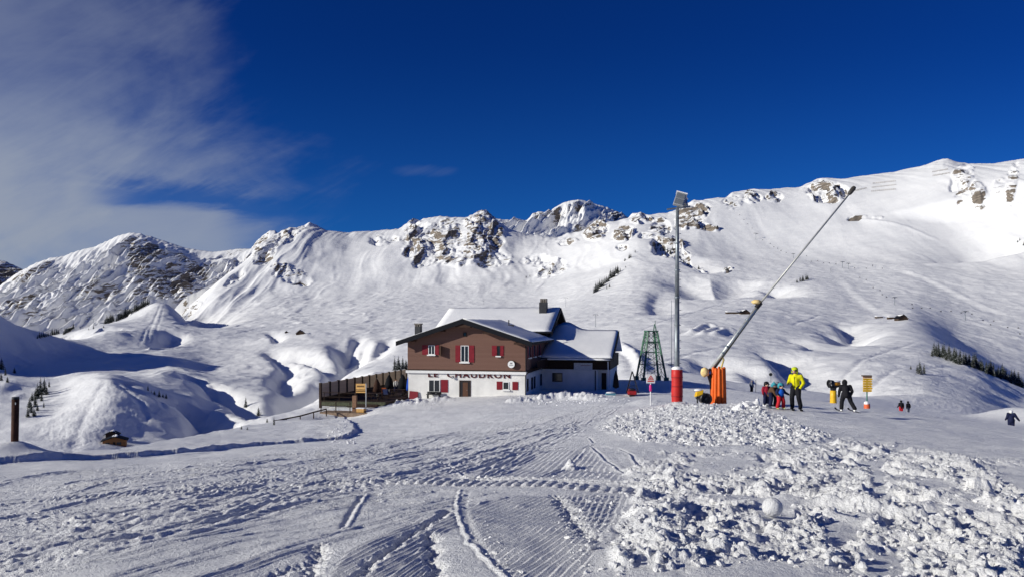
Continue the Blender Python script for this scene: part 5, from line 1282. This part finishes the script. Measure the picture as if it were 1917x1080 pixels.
        if skis:
            sy, sl_ = skis; d = Vector((math.sin(sy), -math.cos(sy), 0)); c = a + Vector((0, 0, -.058)); u = Vector((0, 0, 1)); r = d.cross(u) * .025
            sk = MB(); st = [(-.48 * sl_, .0), (.42 * sl_, .0), (.50 * sl_, .012), (.56 * sl_, .04)]
            V = [c + d * q + u * (z + th) + r * e for q, z in st for th in (0, .012) for e in (-1, 1)]
            fs = [(0, 1, 3, 2), (12, 14, 15, 13)]
            for i in range(3):
                o_ = i * 4; fs += [(o_, o_ + 4, o_ + 5, o_ + 1), (o_ + 2, o_ + 3, o_ + 7, o_ + 6), (o_, o_ + 2, o_ + 6, o_ + 4), (o_ + 1, o_ + 5, o_ + 7, o_ + 3)]
            sk.add(V, fs); sk.build('ski', cl('s' + skicol, C[skicol]), t)
    hm = MB(); hr = .078 * headk
    if hat_kind == 'helmet':
        hm.lathe([(hr * .98, -.01), (hr * 1.0, .02), (hr * .9, .05 * headk), (hr * .6, .074 * headk), (.01, .084 * headk)], hc + Vector((0, .008, .008)), 18); hm.ball(hc + Vector((-.062 * headk, .01, -.02)), .03 * headk, sq=(.6, .9, 1.3)); hm.ball(hc + Vector((.062 * headk, .01, -.02)), .03 * headk, sq=(.6, .9, 1.3)); hm.ball(hc + Vector((0, .03 * headk, -.01)), .062 * headk)
    elif hat_kind == 'beanie':
        hm.lathe([(hr * .92, .0), (hr * .95, .03), (hr * .8, .06 * headk), (.01, .08 * headk)], hc + Vector((0, .008, .0)), 16); hm.ball(hc + Vector((0, .01, .09 * headk)), .022 * headk, lump=.2); hm.ball(hc + Vector((0, .035 * headk, -.01)), .058 * headk)
    else:
        hm.ball(hc + Vector((0, .02, .005)), .080 * headk, sq=(.95, 1.0, 1.15)); hm.ball(hc + Vector((0, .02, -.06)), .07, sq=(1, 1, .8))
    h_ = hm.build({'helmet': 'helmet', 'beanie': 'beanie'}.get(hat_kind, 'hood'), cl('h' + hat, C[hat]), t, True)
    if goggles:
        gg = MB(); gg.tube(hc + Vector((-.05 * headk, -.045 * headk, .012)), hc + Vector((.05 * headk, -.045 * headk, .012)), .024 * headk, .024 * headk, 8, dome=2); gg.build('goggles', mat('goggle_lens', (.03, .02, .015), .15, .6), t, True)
    if bib:
        bb = MB(); limb(bb, J['pelvis'] + Vector((0, -.012, .03)), J['chest'] + Vector((0, -.014, .0)), .096 * k, .098 * k); o = grow(bb, 'bib', cl('bib' + bib, C[bib]), .016)
    return t
instr = person('ski instructor in a bright yellow jacket and black trousers beside the small children', pt(1490, 765, 31), 1.78, math.radians(-38),
    pose=dict(pelvis=(0, .02, .52), chest=(-.01, -.01, .71), head=(-.02, -.035, .90), hr=(.12, -.08, .50), er=(.17, .03, .62), hl=(-.13, -.16, .60), el=(-.165, .0, .62), kl=(-.07, -.07, .28), kr=(.07, -.03, .28), al=(-.09, .02, .055), ar=(.09, .05, .055)),
    jacket='yellow', trousers='black', hat='lime', glove='black', skis=(math.radians(20), 1.0), thick=0.94)
person('small child in a turquoise helmet, blue bib and red trousers', pt(1461, 765, 31), 1.10, math.radians(14),
    pose=dict(hr=(.30, -.06, .56), er=(.20, .0, .62), hl=(-.17, -.1, .55), al=(-.13, 0, .06), ar=(.13, 0, .06), kl=(-.10, -.05, .28), kr=(.10, -.05, .28), chest=(0, -.01, .66), neck=(0, -.01, .76), sl=(-.12, 0, .72), sr=(.12, 0, .72), head=(0, -.02, .87)),
    jacket='navy', trousers='red', hat='teal', bib='blue', glove='pale', boots='pale', skis=(math.radians(25), .85), headk=1.5, thick=1.25)
person('child in a dark jacket and grey helmet half hidden behind the blue bib', pt(1453.5, 760, 32.2), 1.08, math.radians(20),
    pose=dict(chest=(0, -.01, .66), neck=(0, -.01, .76), sl=(-.12, 0, .72), sr=(.12, 0, .72), head=(0, -.02, .87)), jacket='black', trousers='black', hat='grey', headk=1.45, thick=1.25, skis=(0.3, .8))
person('child in brown jacket and teal bobble hat leaning forward at the edge of the group', pt(1443, 759, 32), 1.05, math.radians(70),
    pose=dict(pelvis=(0, .04, .50), chest=(0, -.05, .66), neck=(0, -.09, .75), head=(0, -.13, .85), sl=(-.12, -.07, .72), sr=(.12, -.07, .72), hl=(-.13, -.22, .42), hr=(.13, -.22, .42), el=(-.15, -.14, .56), er=(.15, -.14, .56)),
    jacket='brown', trousers='navy', hat='teal', hat_kind='beanie', headk=1.4, thick=1.3, goggles=False)
person('child in crimson jacket standing behind the child in the teal bobble hat', pt(1434.5, 757, 33), 1.06, math.radians(10),
    pose=dict(chest=(0, -.01, .66), neck=(0, -.01, .76), sl=(-.12, 0, .72), sr=(.12, 0, .72), head=(0, -.02, .86)), jacket='crimson', trousers='navy', hat='black', headk=1.4, thick=1.3, glove='crimson')
blk = person('skier dressed all in black with legs wide apart skating away', pt(1584, 769, 38), 1.78, math.radians(165),
    pose=dict(pelvis=(0, .03, .50), chest=(.01, -.07, .66), neck=(.01, -.13, .74), head=(.015, -.175, .81), sl=(-.12, -.09, .71), sr=(.12, -.09, .71), el=(-.17, -.05, .57), er=(.17, -.05, .57), hl=(-.15, -.15, .45), hr=(.17, -.15, .44),
              kl=(-.13, -.03, .27), kr=(.11, -.04, .27), al=(-.22, .06, .055), ar=(.13, .04, .055)),
    jacket='black', trousers='black', hat='black', hat_kind='hood', goggles=False, boots='white', skis=(math.radians(10), .95), thick=1.05)
pole = thing('ski_pole', 'thin pale ski pole held by the skier in black', 'ski pole', pt(1571, 742, 38.1), 0)
p = MB(); p.tube((0, 0, 0), (.16, .05, -.72), .012, .009, 8); p.build('shaft', GREYM, pole)
p = MB(); p.tube((0, 0, 0), (-.02, 0, .1), .02, .02, 8); p.build('grip', DARK, pole)
p = MB(); p.tube((.145, .045, -.65), (.147, .045, -.66), .05, .05, 10); p.build('basket', DARK, pole)
person('distant skier in dark jacket and red trousers on the piste', pt(1687, 775, 93), 1.78, math.radians(170), pose=dict(hr=(.2, -.1, .5), al=(-.09, 0, .05), ar=(.07, 0, .05)), jacket='black', trousers='red', hat='black', thick=1.15, skis=(.1, .9), goggles=False)
person('distant skier in dark jacket and grey trousers beside the red trousers', pt(1700, 776, 92), 1.72, math.radians(200), pose=dict(hl=(-.25, -.05, .52), el=(-.2, 0, .64), hr=(.2, .05, .5)), jacket='black', trousers='grey', hat='black', thick=1.15, skis=(-.1, .9), goggles=False)
person('distant skier in grey top and black trousers standing at the far piste bank', pt(1407, 734, 104), 1.75, math.radians(20), jacket='grey', trousers='black', hat='grey', thick=1.1, goggles=False)
person('skier in navy jacket and white helmet dropping below the slope edge', pt(1893, 806, 57.5), 1.7, math.radians(150),
    pose=dict(pelvis=(0, .03, .5), chest=(0, -.05, .67), neck=(0, -.09, .76), head=(0, -.12, .85), hl=(-.30, -.12, .50), el=(-.22, -.03, .61), hr=(.2, -.12, .5)), jacket='navy', trousers='navy', hat='white', thick=1.25, goggles=False, skis=(.1, .9))
person('guest in pale grey jacket standing among the dark parasols on the terrace', on_house(-17.3, 4.6, .37), 1.7, math.radians(30), jacket='white', trousers='navy', hat='brown', hat_kind='beanie', goggles=False)
person('guest in orange top standing near the house corner on the terrace', on_house(-15.9, 4.2, .37), 1.68, math.radians(-30), jacket='orange', trousers='black', hat='black', hat_kind='beanie', goggles=False)
gate = thing('marker_pole', 'thin dark piste marker pole beside the distant grey skier', 'pole', pt(1415, 736, 103), 0)
p = MB(); p.tube((0, 0, -.3), (0, 0, 1.9), .035, .03, 8); p.build('shaft', DARK, gate)
# ------------------------------------------------------------------ conifers
def needle_mat():
    m, N = new_mat('needles')
    g = N.new('ShaderNodeNewGeometry'); oi = N.new('ShaderNodeObjectInfo'); t = N.new('ShaderNodeTexCoord')
    n = N.noise(t.outputs['Object'], 1.2, 4, .6)
    c = N.mix(N.ramp(n, .3, .7), (.010, .017, .012), (.038, .055, .030))
    c = N.mix(N.math('MULTIPLY', oi.outputs['Random'], .35), c, (.05, .045, .025))
    sn = N.new('ShaderNodeSeparateXYZ'); N.link(g.outputs['True Normal'], sn.inputs[0])
    fr = N.math('MULTIPLY', N.ramp(N.noise(t.outputs['Object'], 9.0, 3, .6), .50, .62), .6)
    c = N.mix(fr, c, (.62, .64, .68))
    b = principled(N, c, .8, .15); out(N, b); return m
NEEDLE = needle_mat(); BARK = mat('bark', (.05, .034, .024), .9, .1, var=.3)
def conifer_mesh(seed, slim, ragged):
    """unit-height spruce: whorls of drooping boughs made of many small leaf clumps"""
    rr = random.Random(seed); mb = MB(); tiers = 15
    for k in range(tiers):
        z = .06 + .90 * (k / (tiers - 1)) ** .95; R = slim * (1 - (z - .04)) ** .85 * rr.uniform(.82, 1.12)
        nb = max(4, int(12 * (1 - z) + 4))
        for i in range(nb):
            if rr.random() < ragged: continue
            a = 2 * math.pi * (i + rr.random() * .8) / nb; L = R * rr.uniform(.65, 1.15); nseg = 4 if L > .08 else 2
            for q in range(nseg):
                f = (q + .7) / nseg; w = L * .34 * (1.15 - f * .6); droop = -.32 * f * L + rr.uniform(-.012, .012)
                c = Vector((math.cos(a) * L * f, math.sin(a) * L * f, z + droop)); tdir = Vector((math.cos(a), math.sin(a), -.35)).normalized(); sd = Vector((-math.sin(a), math.cos(a), rr.uniform(-.35, .35))).normalized()
                l2 = L / nseg * .85
                mb.add([c - tdir * l2 - sd * w * .4, c - sd * w + Vector((0, 0, -.012)), c + tdir * l2, c + sd * w + Vector((0, 0, -.012))], [(0, 1, 2, 3)])
                mb.add([c - tdir * l2 + Vector((0, 0, .01)), c + sd * w * .5 + Vector((0, 0, -.03)), c + tdir * l2 * .9 + Vector((0, 0, -.035)), c - sd * w * .5 + Vector((0, 0, -.03))], [(0, 1, 2, 3)])
    for i in range(4): mb.add([(0.004 * math.cos(i * 1.57), .004 * math.sin(i * 1.57), .93), (.02 * math.cos(i * 1.57), .02 * math.sin(i * 1.57), .93), (0, 0, 1.02)], [(0, 1, 2)])
    return mb
CON = []
for k, (sl_, rg) in enumerate(((.20, .08), (.24, .16), (.17, .12), (.28, .2))):
    mb = conifer_mesh(40 + k, sl_, rg)
    tk = MB(); tk.tube((0, 0, -.12), (0, 0, .9), .018, .004, 8)
    for i in range(5):
        z = .12 + .12 * i; a = 2.4 * i; tk.tube((0, 0, z), (sl_ * .6 * math.cos(a), sl_ * .6 * math.sin(a), z - .02), .006, .002, 5)
    CON.append((mb, tk))
PROTO = []
def conifer(k, label, group, at, h, lean=0.0):
    """first use builds the mesh, later ones copy thing and parts"""
    k = k % len(CON)
    while len(PROTO) < len(CON): PROTO.append(None)
    if PROTO[k] is None:
        t = thing('conifer', label, 'tree', at, 0, group)
        CON[k][0].build('crown', NEEDLE, t); CON[k][1].build('trunk', BARK, t); PROTO[k] = t
    else:
        t = copy_tree(PROTO[k]); t.location = at; tag(t, label, 'tree', group)
    t.rotation_euler = (0, lean, random.Random(at.x).uniform(0, 6.28)); w = random.Random(at.y).uniform(.9, 1.25); t.scale = (h * w, h * w, h)
    return t
def grove(label, group, items, sink=.02, kk=0):
    """items: (column, row of the foot, height in rows)"""
    for i, (px, py, hp) in enumerate(items):
        g = ground(px, py)
        if g is None: continue
        h = hp * g.y / F
        conifer(i + kk, label, group, g - Vector((0, 0, h * sink)), h)
grove('dark conifer in the clump with long shadows on the left slope', 'conifers clumped on the left slope',
      [(52, 780, 22), (58, 772, 26), (66, 760, 30), (70, 745, 30), (76, 738, 34), (83, 733, 28), (92, 724, 14), (60, 750, 18), (55, 762, 20), (70, 768, 14), (82, 762, 12), (64, 778, 16), (78, 750, 18), (87, 738, 18)])
grove('dark conifer at the left edge of the picture beside the shadowed slope', 'conifers at the left edge of the slope', [(3, 690, 22), (10, 702, 16), (27, 698, 12), (2, 712, 18), (14, 715, 12)], kk=1)
grove('small dark conifer on the snowy rib above the log hut', 'conifers on the rib above the hut', [(277, 730, 11), (289, 738, 9), (298, 742, 14), (311, 745, 10), (283, 735, 7), (305, 743, 8)], kk=2)
grove('conifer beside the stream gully below the terrace', 'conifers in the stream gully', [(460, 761, 20), (484, 777, 17), (513, 795, 18), (452, 803, 8), (463, 804, 7), (500, 790, 9)], kk=0)
grove('dark conifer behind the left corner of the restaurant', 'conifers behind the restaurant corner', [(739, 692, 27), (746, 692, 28), (754, 690, 25), (760, 690, 20)], kk=2)
fl = []
rr = random.Random(21)
for i in range(64):
    u = i / 63.0; px = 1746 + 168 * u
    fl.append((px + rr.uniform(-2, 2), 664 + 58 * u ** 1.25 + rr.uniform(-1, 4), rr.uniform(17, 30) * (1 if i % 9 else .6)))
grove('dark conifer in the strip of forest on the right hillside', 'conifers in the forest strip', fl)
grove('ragged conifer standing alone on the tracked slope below the forest strip', 'lone conifers below the forest strip', [(1722, 700, 27), (1730, 699, 22), (1705, 691, 9), (1717, 694, 14)], kk=1)
gv = [(1112 + i * 3.4, 548 - i * 2.9 + (i % 3), 13 + (i * 7) % 8) for i in range(14)] + [(1136, 541, 9), (1141, 538, 8)]
grove('dark conifer in the slanting row on the mountain side behind the house', 'conifers in the slanting row', gv)
grove('dark conifer climbing the slope above the slanting row', 'conifers above the slanting row', [(1157, 513, 10), (1161, 508, 8), (1170, 489, 7), (1178, 484, 10), (1181, 482, 8), (1189, 473, 7), (1171, 501, 4)], kk=1)
grove('dark conifer among the rocks on the knoll behind the floodlight mast', 'conifers on the rocky knoll', [(1237, 470, 12), (1243, 470, 13), (1250, 473, 10), (1228, 472, 8), (1246, 478, 10), (1255, 476, 11), (1259, 468, 8), (1240, 479, 7), (1280, 492, 9), (1308, 504, 8), (1361, 506, 8)], kk=2)
grove('dark conifer in the small bunch on the knoll left of the lance', 'conifers in the small bunch', [(1492, 529, 8), (1498, 527, 11), (1503, 526, 12), (1509, 524, 13), (1512, 523, 10)], kk=1)
lf = [(70 + i * 4.0, 633 - i * .9, 8 + (i * 5) % 6) for i in range(11)] + [(119 + i * 2.6, 626 - i * 1.6, 8 + (i * 5) % 6) for i in range(8)]
grove('dark conifer in the row along the far crest on the left', 'conifers along the far left crest', lf)
sf = [(197 + i * 2.4, 606 - i * .9, 12 + (i * 5) % 7) for i in range(7)] + [(218 + i * 3.4, 601 - i * 1.85, 10 + (i * 7) % 9) for i in range(19)] + [(175, 615, 7), (166, 617, 4), (194, 613, 5)]
grove('dark conifer in the rising row below the left peak', 'conifers in the rising row below the left peak', sf, kk=1)
grove('tiny conifer dotted on the white slope of the right mountain', 'tiny conifers on the right mountain', [(1909, 451, 7), (1905, 454, 5), (1916, 460, 8), (1030, 505, 6), (1018, 512, 5), (1010, 515, 5), (1160, 466, 5), (985, 520, 5), (992, 518, 5), (1028, 510, 5)], kk=2)

# ------------------------------------------------------------------ huts
LOG = siding_mat('log_wall', (.22, .095, .035), (.36, .17, .065), .28)
OLDW = siding_mat('old_wood', (.05, .032, .022), (.09, .06, .04), .3)
def hut(label, at, w, d, hw, hr, yaw, wallm, snow=.25, door=True, lean_to=False):
    t = thing('mountain_hut', label, 'hut', at, yaw)
    p = MB(); p.prism([(-w / 2, -2), (w / 2, -2), (w / 2, hw), (0, hr - .25), (-w / 2, hw)], 0, d); p.build('wall', wallm, t)
    k = (hr - hw) / (w / 2)
    for s in (-1, 1):
        e = w / 2 + .7; p4 = [(0, -.7, hr), (s * e, -.7, hr - k * e), (s * e, d + .7, hr - k * e), (0, d + .7, hr)]
        r = slab('roof', p4, .2, ROOFDK, t); slab('snow_cover', [(q[0] * .93, q[1] * .97 + .02 * d, q[2]) for q in p4], snow, SNOW_CAP, r, lift=.203, sub=6, bump=.05)
    if door:
        p = MB(); p.box(-w * .38, -w * .2, -.05, -.002, .6, 1.7); p.box(w * .1, w * .3, -.05, -.002, .6, 1.7); p.build('window', GLASS, t)
        p = MB(); p.box(-.5, .4, -.05, -.002, -.5, 1.8); p.build('door', DKWOOD, t)
    return t
g = ground(214, 832)
hut('orange brown log hut with a dark roof at the foot of the left slope', g - Vector((0, 0, .7)), 8.4, 6.0, 2.4, 3.9, math.radians(24), LOG, .02)
hut('small dark roofed annexe hut tucked behind the log hut', ground(209, 822) + Vector((0, 0, .6)), 4.5, 3.5, 1.6, 2.8, math.radians(20), OLDW, .04, False)
def low_shed(label, px0, px1, py, h):
    a, c = ground(px0, py), ground(px1, py); d = (a.y + c.y) / 2
    A = pt(px0, py, d); w = (px1 - px0) * d / F
    t = thing('shed', label, 'shed', A, 0); p = MB(); p.box(0, w, 0, 4, -2, h); p.build('wall', OLDW, t)
    slab('roof', [(-.3, -.5, h + .003), (w + .3, -.5, h + .003), (w + .3, 4.5, h + .9), (-.3, 4.5, h + .9)], .5, SNOW_CAP, t, sub=6, bump=.08)
def far_hut(label, px0, px1, py, hp, yaw=0.1, snow=.12):
    g = ground((px0 + px1) / 2, py); w = (px1 - px0) * g.y / F * .86; h = hp * g.y / F
    return hut(label, g, w, w * .7, h * .35, h, yaw, OLDW, snow, False)
far_hut('dark low roofed alpine hut on the right hillside below the chairlift', 1680, 1702, 599, 11); low_shed('long dark shed running left of the low roofed hut on the right hillside', 1664, 1680, 596, 1.4); low_shed('short dark shed end showing from the snow farther left on the right hillside', 1641, 1653, 595, 1.3)
far_hut('dark alpine hut with pointed roof behind the snow lance', 1386, 1406, 588, 9); low_shed('long low dark shed left of the hut behind the snow lance', 1360, 1383, 587, 1.6)
far_hut('small dark hut on the hump above the stream gully', 553, 570, 626, 9); far_hut('very small dark hut left of the hut above the stream gully', 533, 539, 623, 4)

# ------------------------------------------------------------------ ski lifts
def lift_tower(label, px, py_foot, py_top, group, arm=1.0, big=False):
    g = ground(px, py_foot)
    if g is None: return
    H = (py_foot - py_top) * g.y / F; t = thing('lift_tower', label, 'lift tower', g, math.radians(30), group)
    p = MB(); p.tube((0, 0, -2), (0, 0, H), .42 if big else .25, .30 if big else .18, 10); p.build('shaft', STEEL, t)
    A = H * .34 * arm; p = MB(); p.beam((-A, 0, H * .99), (A, 0, H * .99), .55 if big else .3)
    if big: p.beam((-A * .55, 0, H * .99), (0, 0, H * .8), .25); p.beam((A * .55, 0, H * .99), (0, 0, H * .8), .25)
    p.build('crossarm', STEEL, t)
    for s in (-1, 1):
        p = MB(); p.beam((s * A, -A * .55, H * .95), (s * A, A * .55, H * .95), .5 if big else .25); p.build('sheave_train', DARK, t)
    return t
CT = [(1415, 449, 437), (1485, 484, 475), (1577, 502, 490), (1588, 504, 493), (1675, 571, 556), (1807, 600, 582)]
CL = ['topmost visible chairlift pylon on the right mountain', 'chairlift pylon directly behind the raised snow lance', 'first of the twin chairlift pylons at the bend of the line', 'second of the twin chairlift pylons at the bend of the line',
      'chairlift pylon above the low roofed hut on the right hillside', 'lowest chairlift pylon above the forest strip']
for (x, a, c), l in zip(CT, CL): lift_tower(l, x, a, c, 'chairlift pylons', big=True)
for (x, a, c), l in zip([(605, 568, 559), (597, 592, 581), (588, 599, 588), (579, 602, 594), (628, 464, 459), (1059, 575, 557), (1115, 612, 588), (175, 610, 596), (905, 570, 563), (1555, 512, 504), (1633, 500, 496)],
      ['upper thin drag lift pylon in the snow bowl left of the house', 'second thin drag lift pylon in the snow bowl', 'third thin drag lift pylon in the snow bowl', 'lowest thin drag lift pylon in the snow bowl', 'tiny drag lift pylon near the crest of the bowl',
       'thin drag lift pylon behind the rear chimney of the house', 'thin pole standing behind the annex roof', 'tiny pylon by the rising row of conifers on the left', 'tiny pylon showing over the ridge of the rear roof', 'tiny pylon between the lance and the twin pylons', 'tiny pylon right of the twin pylons']):
    lift_tower(l, x, a, c, 'drag lift pylons', arm=.6)
CH = [(1385, 403), (1393, 412), (1400, 420), (1408, 428), (1428, 450), (1442, 457), (1449, 463), (1456, 466), (1462, 470), (1472, 474), (1510, 480), (1519, 490), (1531, 489), (1542, 493), (1553, 493), (1565, 495), (1600, 502), (1622, 503), (1634, 498), (1652, 503),
      (1610, 520), (1622, 524), (1635, 539), (1648, 544), (1652, 552), (1660, 556), (1708, 570), (1709, 577), (1726, 577), (1742, 577), (1762, 583), (1781, 583), (1800, 586), (1820, 588), (1841, 600), (1861, 601), (1855, 608), (1887, 613), (1907, 614), (1910, 625)]
c0 = None; prev = {}
for i, (x, y) in enumerate(CH):
    g = ground(x, y + 9)
    if g is None: continue
    at = pt(x, y, g.y)
    if c0 is None:
        c0 = thing('lift_chair', 'small chair hanging on the chairlift line across the right mountain', 'lift chair', at, .5, 'chairs on the chairlift line')
        p = MB(); p.tube((0, 0, 0), (0, 0, 3.2), .07, n=6); p.build('hanger', STEEL, c0)
        p = MB(); p.box(-1.2, 1.2, -.35, .35, -.12, .08); p.box(-1.2, 1.2, .3, .42, .08, .95); p.build('seat', DARK, c0)
    else:
        t = copy_tree(c0); t.location = at
# ------------------------------------------------------------------ avalanche barriers
BARM = mat('barrier_steel', (.30, .27, .24), .6, .3, var=.15)
for (x0, y0, x1, y1), l in zip([(1634, 343.5, 1676, 339), (1632, 351, 1677, 346), (1631, 358, 1676, 354), (1745, 322, 1774, 317), (1746, 329, 1777, 324), (1600, 357, 1622, 352)],
      ['upper avalanche barrier row below the right crest', 'middle avalanche barrier row below the right crest', 'lower avalanche barrier row below the right crest', 'upper short avalanche barrier under the right summit', 'lower short avalanche barrier under the right summit', 'short avalanche barrier beside the tip of the lance']):
    n = 12; t = thing('avalanche_barrier', l, 'barrier', (0, 0, 0), 0, 'avalanche barriers'); P_ = []
    for i in range(n + 1):
        g = ground(x0 + (x1 - x0) * i / n, y0 + (y1 - y0) * i / n + 1.5)
        if g is not None: P_.append(g)
    p = MB(); q = MB()
    for g in P_: p.beam(g - Vector((0, 0, 1)), g + Vector((0, -.9, 3.0)), .35)
    for a, c in zip(P_[:-1], P_[1:]):
        for z in (.9, 1.9, 2.9): q.beam(a + Vector((0, -.3 * z, z)), c + Vector((0, -.3 * z, z)), .28)
    p.build('post', BARM, t); q.build('rail', BARM, t)
# ------------------------------------------------------------------ loose snow
cl_ = MB()
def ico(sub, seed):
    bm = bmesh.new(); bmesh.ops.create_icosphere(bm, subdivisions=sub, radius=1.0); r = random.Random(seed)
    ax = Vector((r.uniform(.9, 1.5), r.uniform(.6, 1.1), r.uniform(.5, .9)))
    V = np.array([v.co[:] for v in bm.verts]); Fc = np.array([[v.index for v in f.verts] for f in bm.faces]); bm.free()
    for k in range(9):                                    # knock flat facets off the ball
        n = np.array([r.gauss(0, 1) for _ in range(3)]); n /= np.linalg.norm(n); d = V @ n; V -= np.outer(np.maximum(d - r.uniform(.38, .78), 0), n)
    V *= 1 + np.array([r.uniform(-.10, .10) for _ in range(len(V))])[:, None]
    return V * np.array(ax), Fc
VARS = [ico(2, k) for k in range(9)]
rs = np.random.RandomState(17)
VV, FF, nv = [], [], 0
def clods(poly, n, smin, smax, mask=None, sink=.25):
    global nv
    P = np.array(poly, float); xs = rs.uniform(P[:, 0].min(), P[:, 0].max(), n * 3); ys = rs.uniform(P[:, 1].min(), min(P[:, 1].max(), 1120), n * 3)
    m = poly_mask(xs, ys, poly, 4.0) > rs.rand(n * 3) * .9 + .05
    cnt = 0
    for x, y in zip(xs[m], ys[m]):
        if cnt >= n: break
        i = int(np.argmin(np.abs(px1 - x))); col = PY1[:R1, i]; j = int(np.clip(np.searchsorted(-col, -y), 1, R1 - 1)); 
        if mask is not None and mask[j, i] < rs.rand() * .9: continue
        d = D1[j, i] + (rs.rand() - .5) * (D1[j, i] - D1[j - 1, i]); z = np.interp(d, D1[:R1, i], N1.Z[:R1, i])
        s = smin * (smax / smin) ** (rs.rand() ** 2.9)
        V, Fc = VARS[rs.randint(len(VARS))]; a, b_, c_ = rs.rand(3) * 6.28
        ca, sa, cb, sb = math.cos(a), math.sin(a), math.cos(b_), math.sin(b_)
        Rm = np.array([[ca, -sa, 0], [sa, ca, 0], [0, 0, 1]]) @ np.array([[1, 0, 0], [0, cb, -sb], [0, sb, cb]])
        VV.append((V * s) @ Rm.T + np.array([(x - CX) / F * d, d, z + s * (.35 - sink)])); FF.append(Fc + nv); nv += len(V); cnt += 1
clods(FIELD_A, 4800, .016, .075, mA)
clods(FIELD_B, 7500, .005, .055, mBrough)
clods([(960, 752), (1040, 728), (1150, 738), (1180, 752), (1000, 758)], 800, .03, .13)
clods([(740, 760), (765, 742), (850, 745), (860, 756)], 160, .03, .10)
clods([(1370, 770), (1385, 752), (1425, 752), (1440, 766), (1400, 776)], 30, .08, .30)
clods([(600, 830), (640, 790), (672, 800), (665, 830)], 120, .04, .14)
clods([(0, 900), (650, 830), (860, 800), (850, 850), (300, 960), (0, 1010)], 900, .008, .035)
clods([(840, 930), (880, 930), (990, 1090), (940, 1090)], 130, .006, .022); clods([(1000, 880), (1190, 860), (1190, 960), (1120, 1090), (1080, 1090)], 260, .008, .035)
VA = np.concatenate(VV).astype(np.float32); FA = np.concatenate(FF)
me = bpy.data.meshes.new('snow_clods'); me.vertices.add(len(VA)); me.vertices.foreach_set('co', VA.ravel()); me.loops.add(FA.size); me.loops.foreach_set('vertex_index', FA.ravel().astype(np.int32))
me.polygons.add(len(FA)); me.polygons.foreach_set('loop_start', np.arange(0, FA.size, 3, dtype=np.int32)); me.polygons.foreach_set('use_smooth', np.zeros(len(FA), bool)); me.update()
me.materials.append(SNOW_NEAR); o = bpy.data.objects.new('snow_clods', me); COL.objects.link(o); tag(o, 'loose broken lumps of snow scattered over the ploughed ground', 'snow', kind='stuff')
sb = MB(); sb.ball((0, 0, 0), 1.0, 36, 22, lump=.07, seed=3)
q = sb.build('snowball', SNOW_NEAR, None, True); d = N1.hit(1446, 967) * 0.995; q.location = pt(1446, 949, d); s = 18 * d / F; q.scale = (s * 1.05, s, s * .98)
tag(q, 'large smooth round snowball lying on the broken snow', 'snowball')
V, Fc = ico(3, 77); sb = MB(); sb.add([tuple(v) for v in V], [tuple(f) for f in Fc])
q = sb.build('snow_lump', SNOW_CAP, None, True); d = N1.hit(1069, 873); q.location = pt(1069, 869, d); s = 6 * d / F; q.scale = (s * .8, s, s * 1.2)
tag(q, 'single pointed lump of snow alone on the smooth combed snow', 'snow lump')
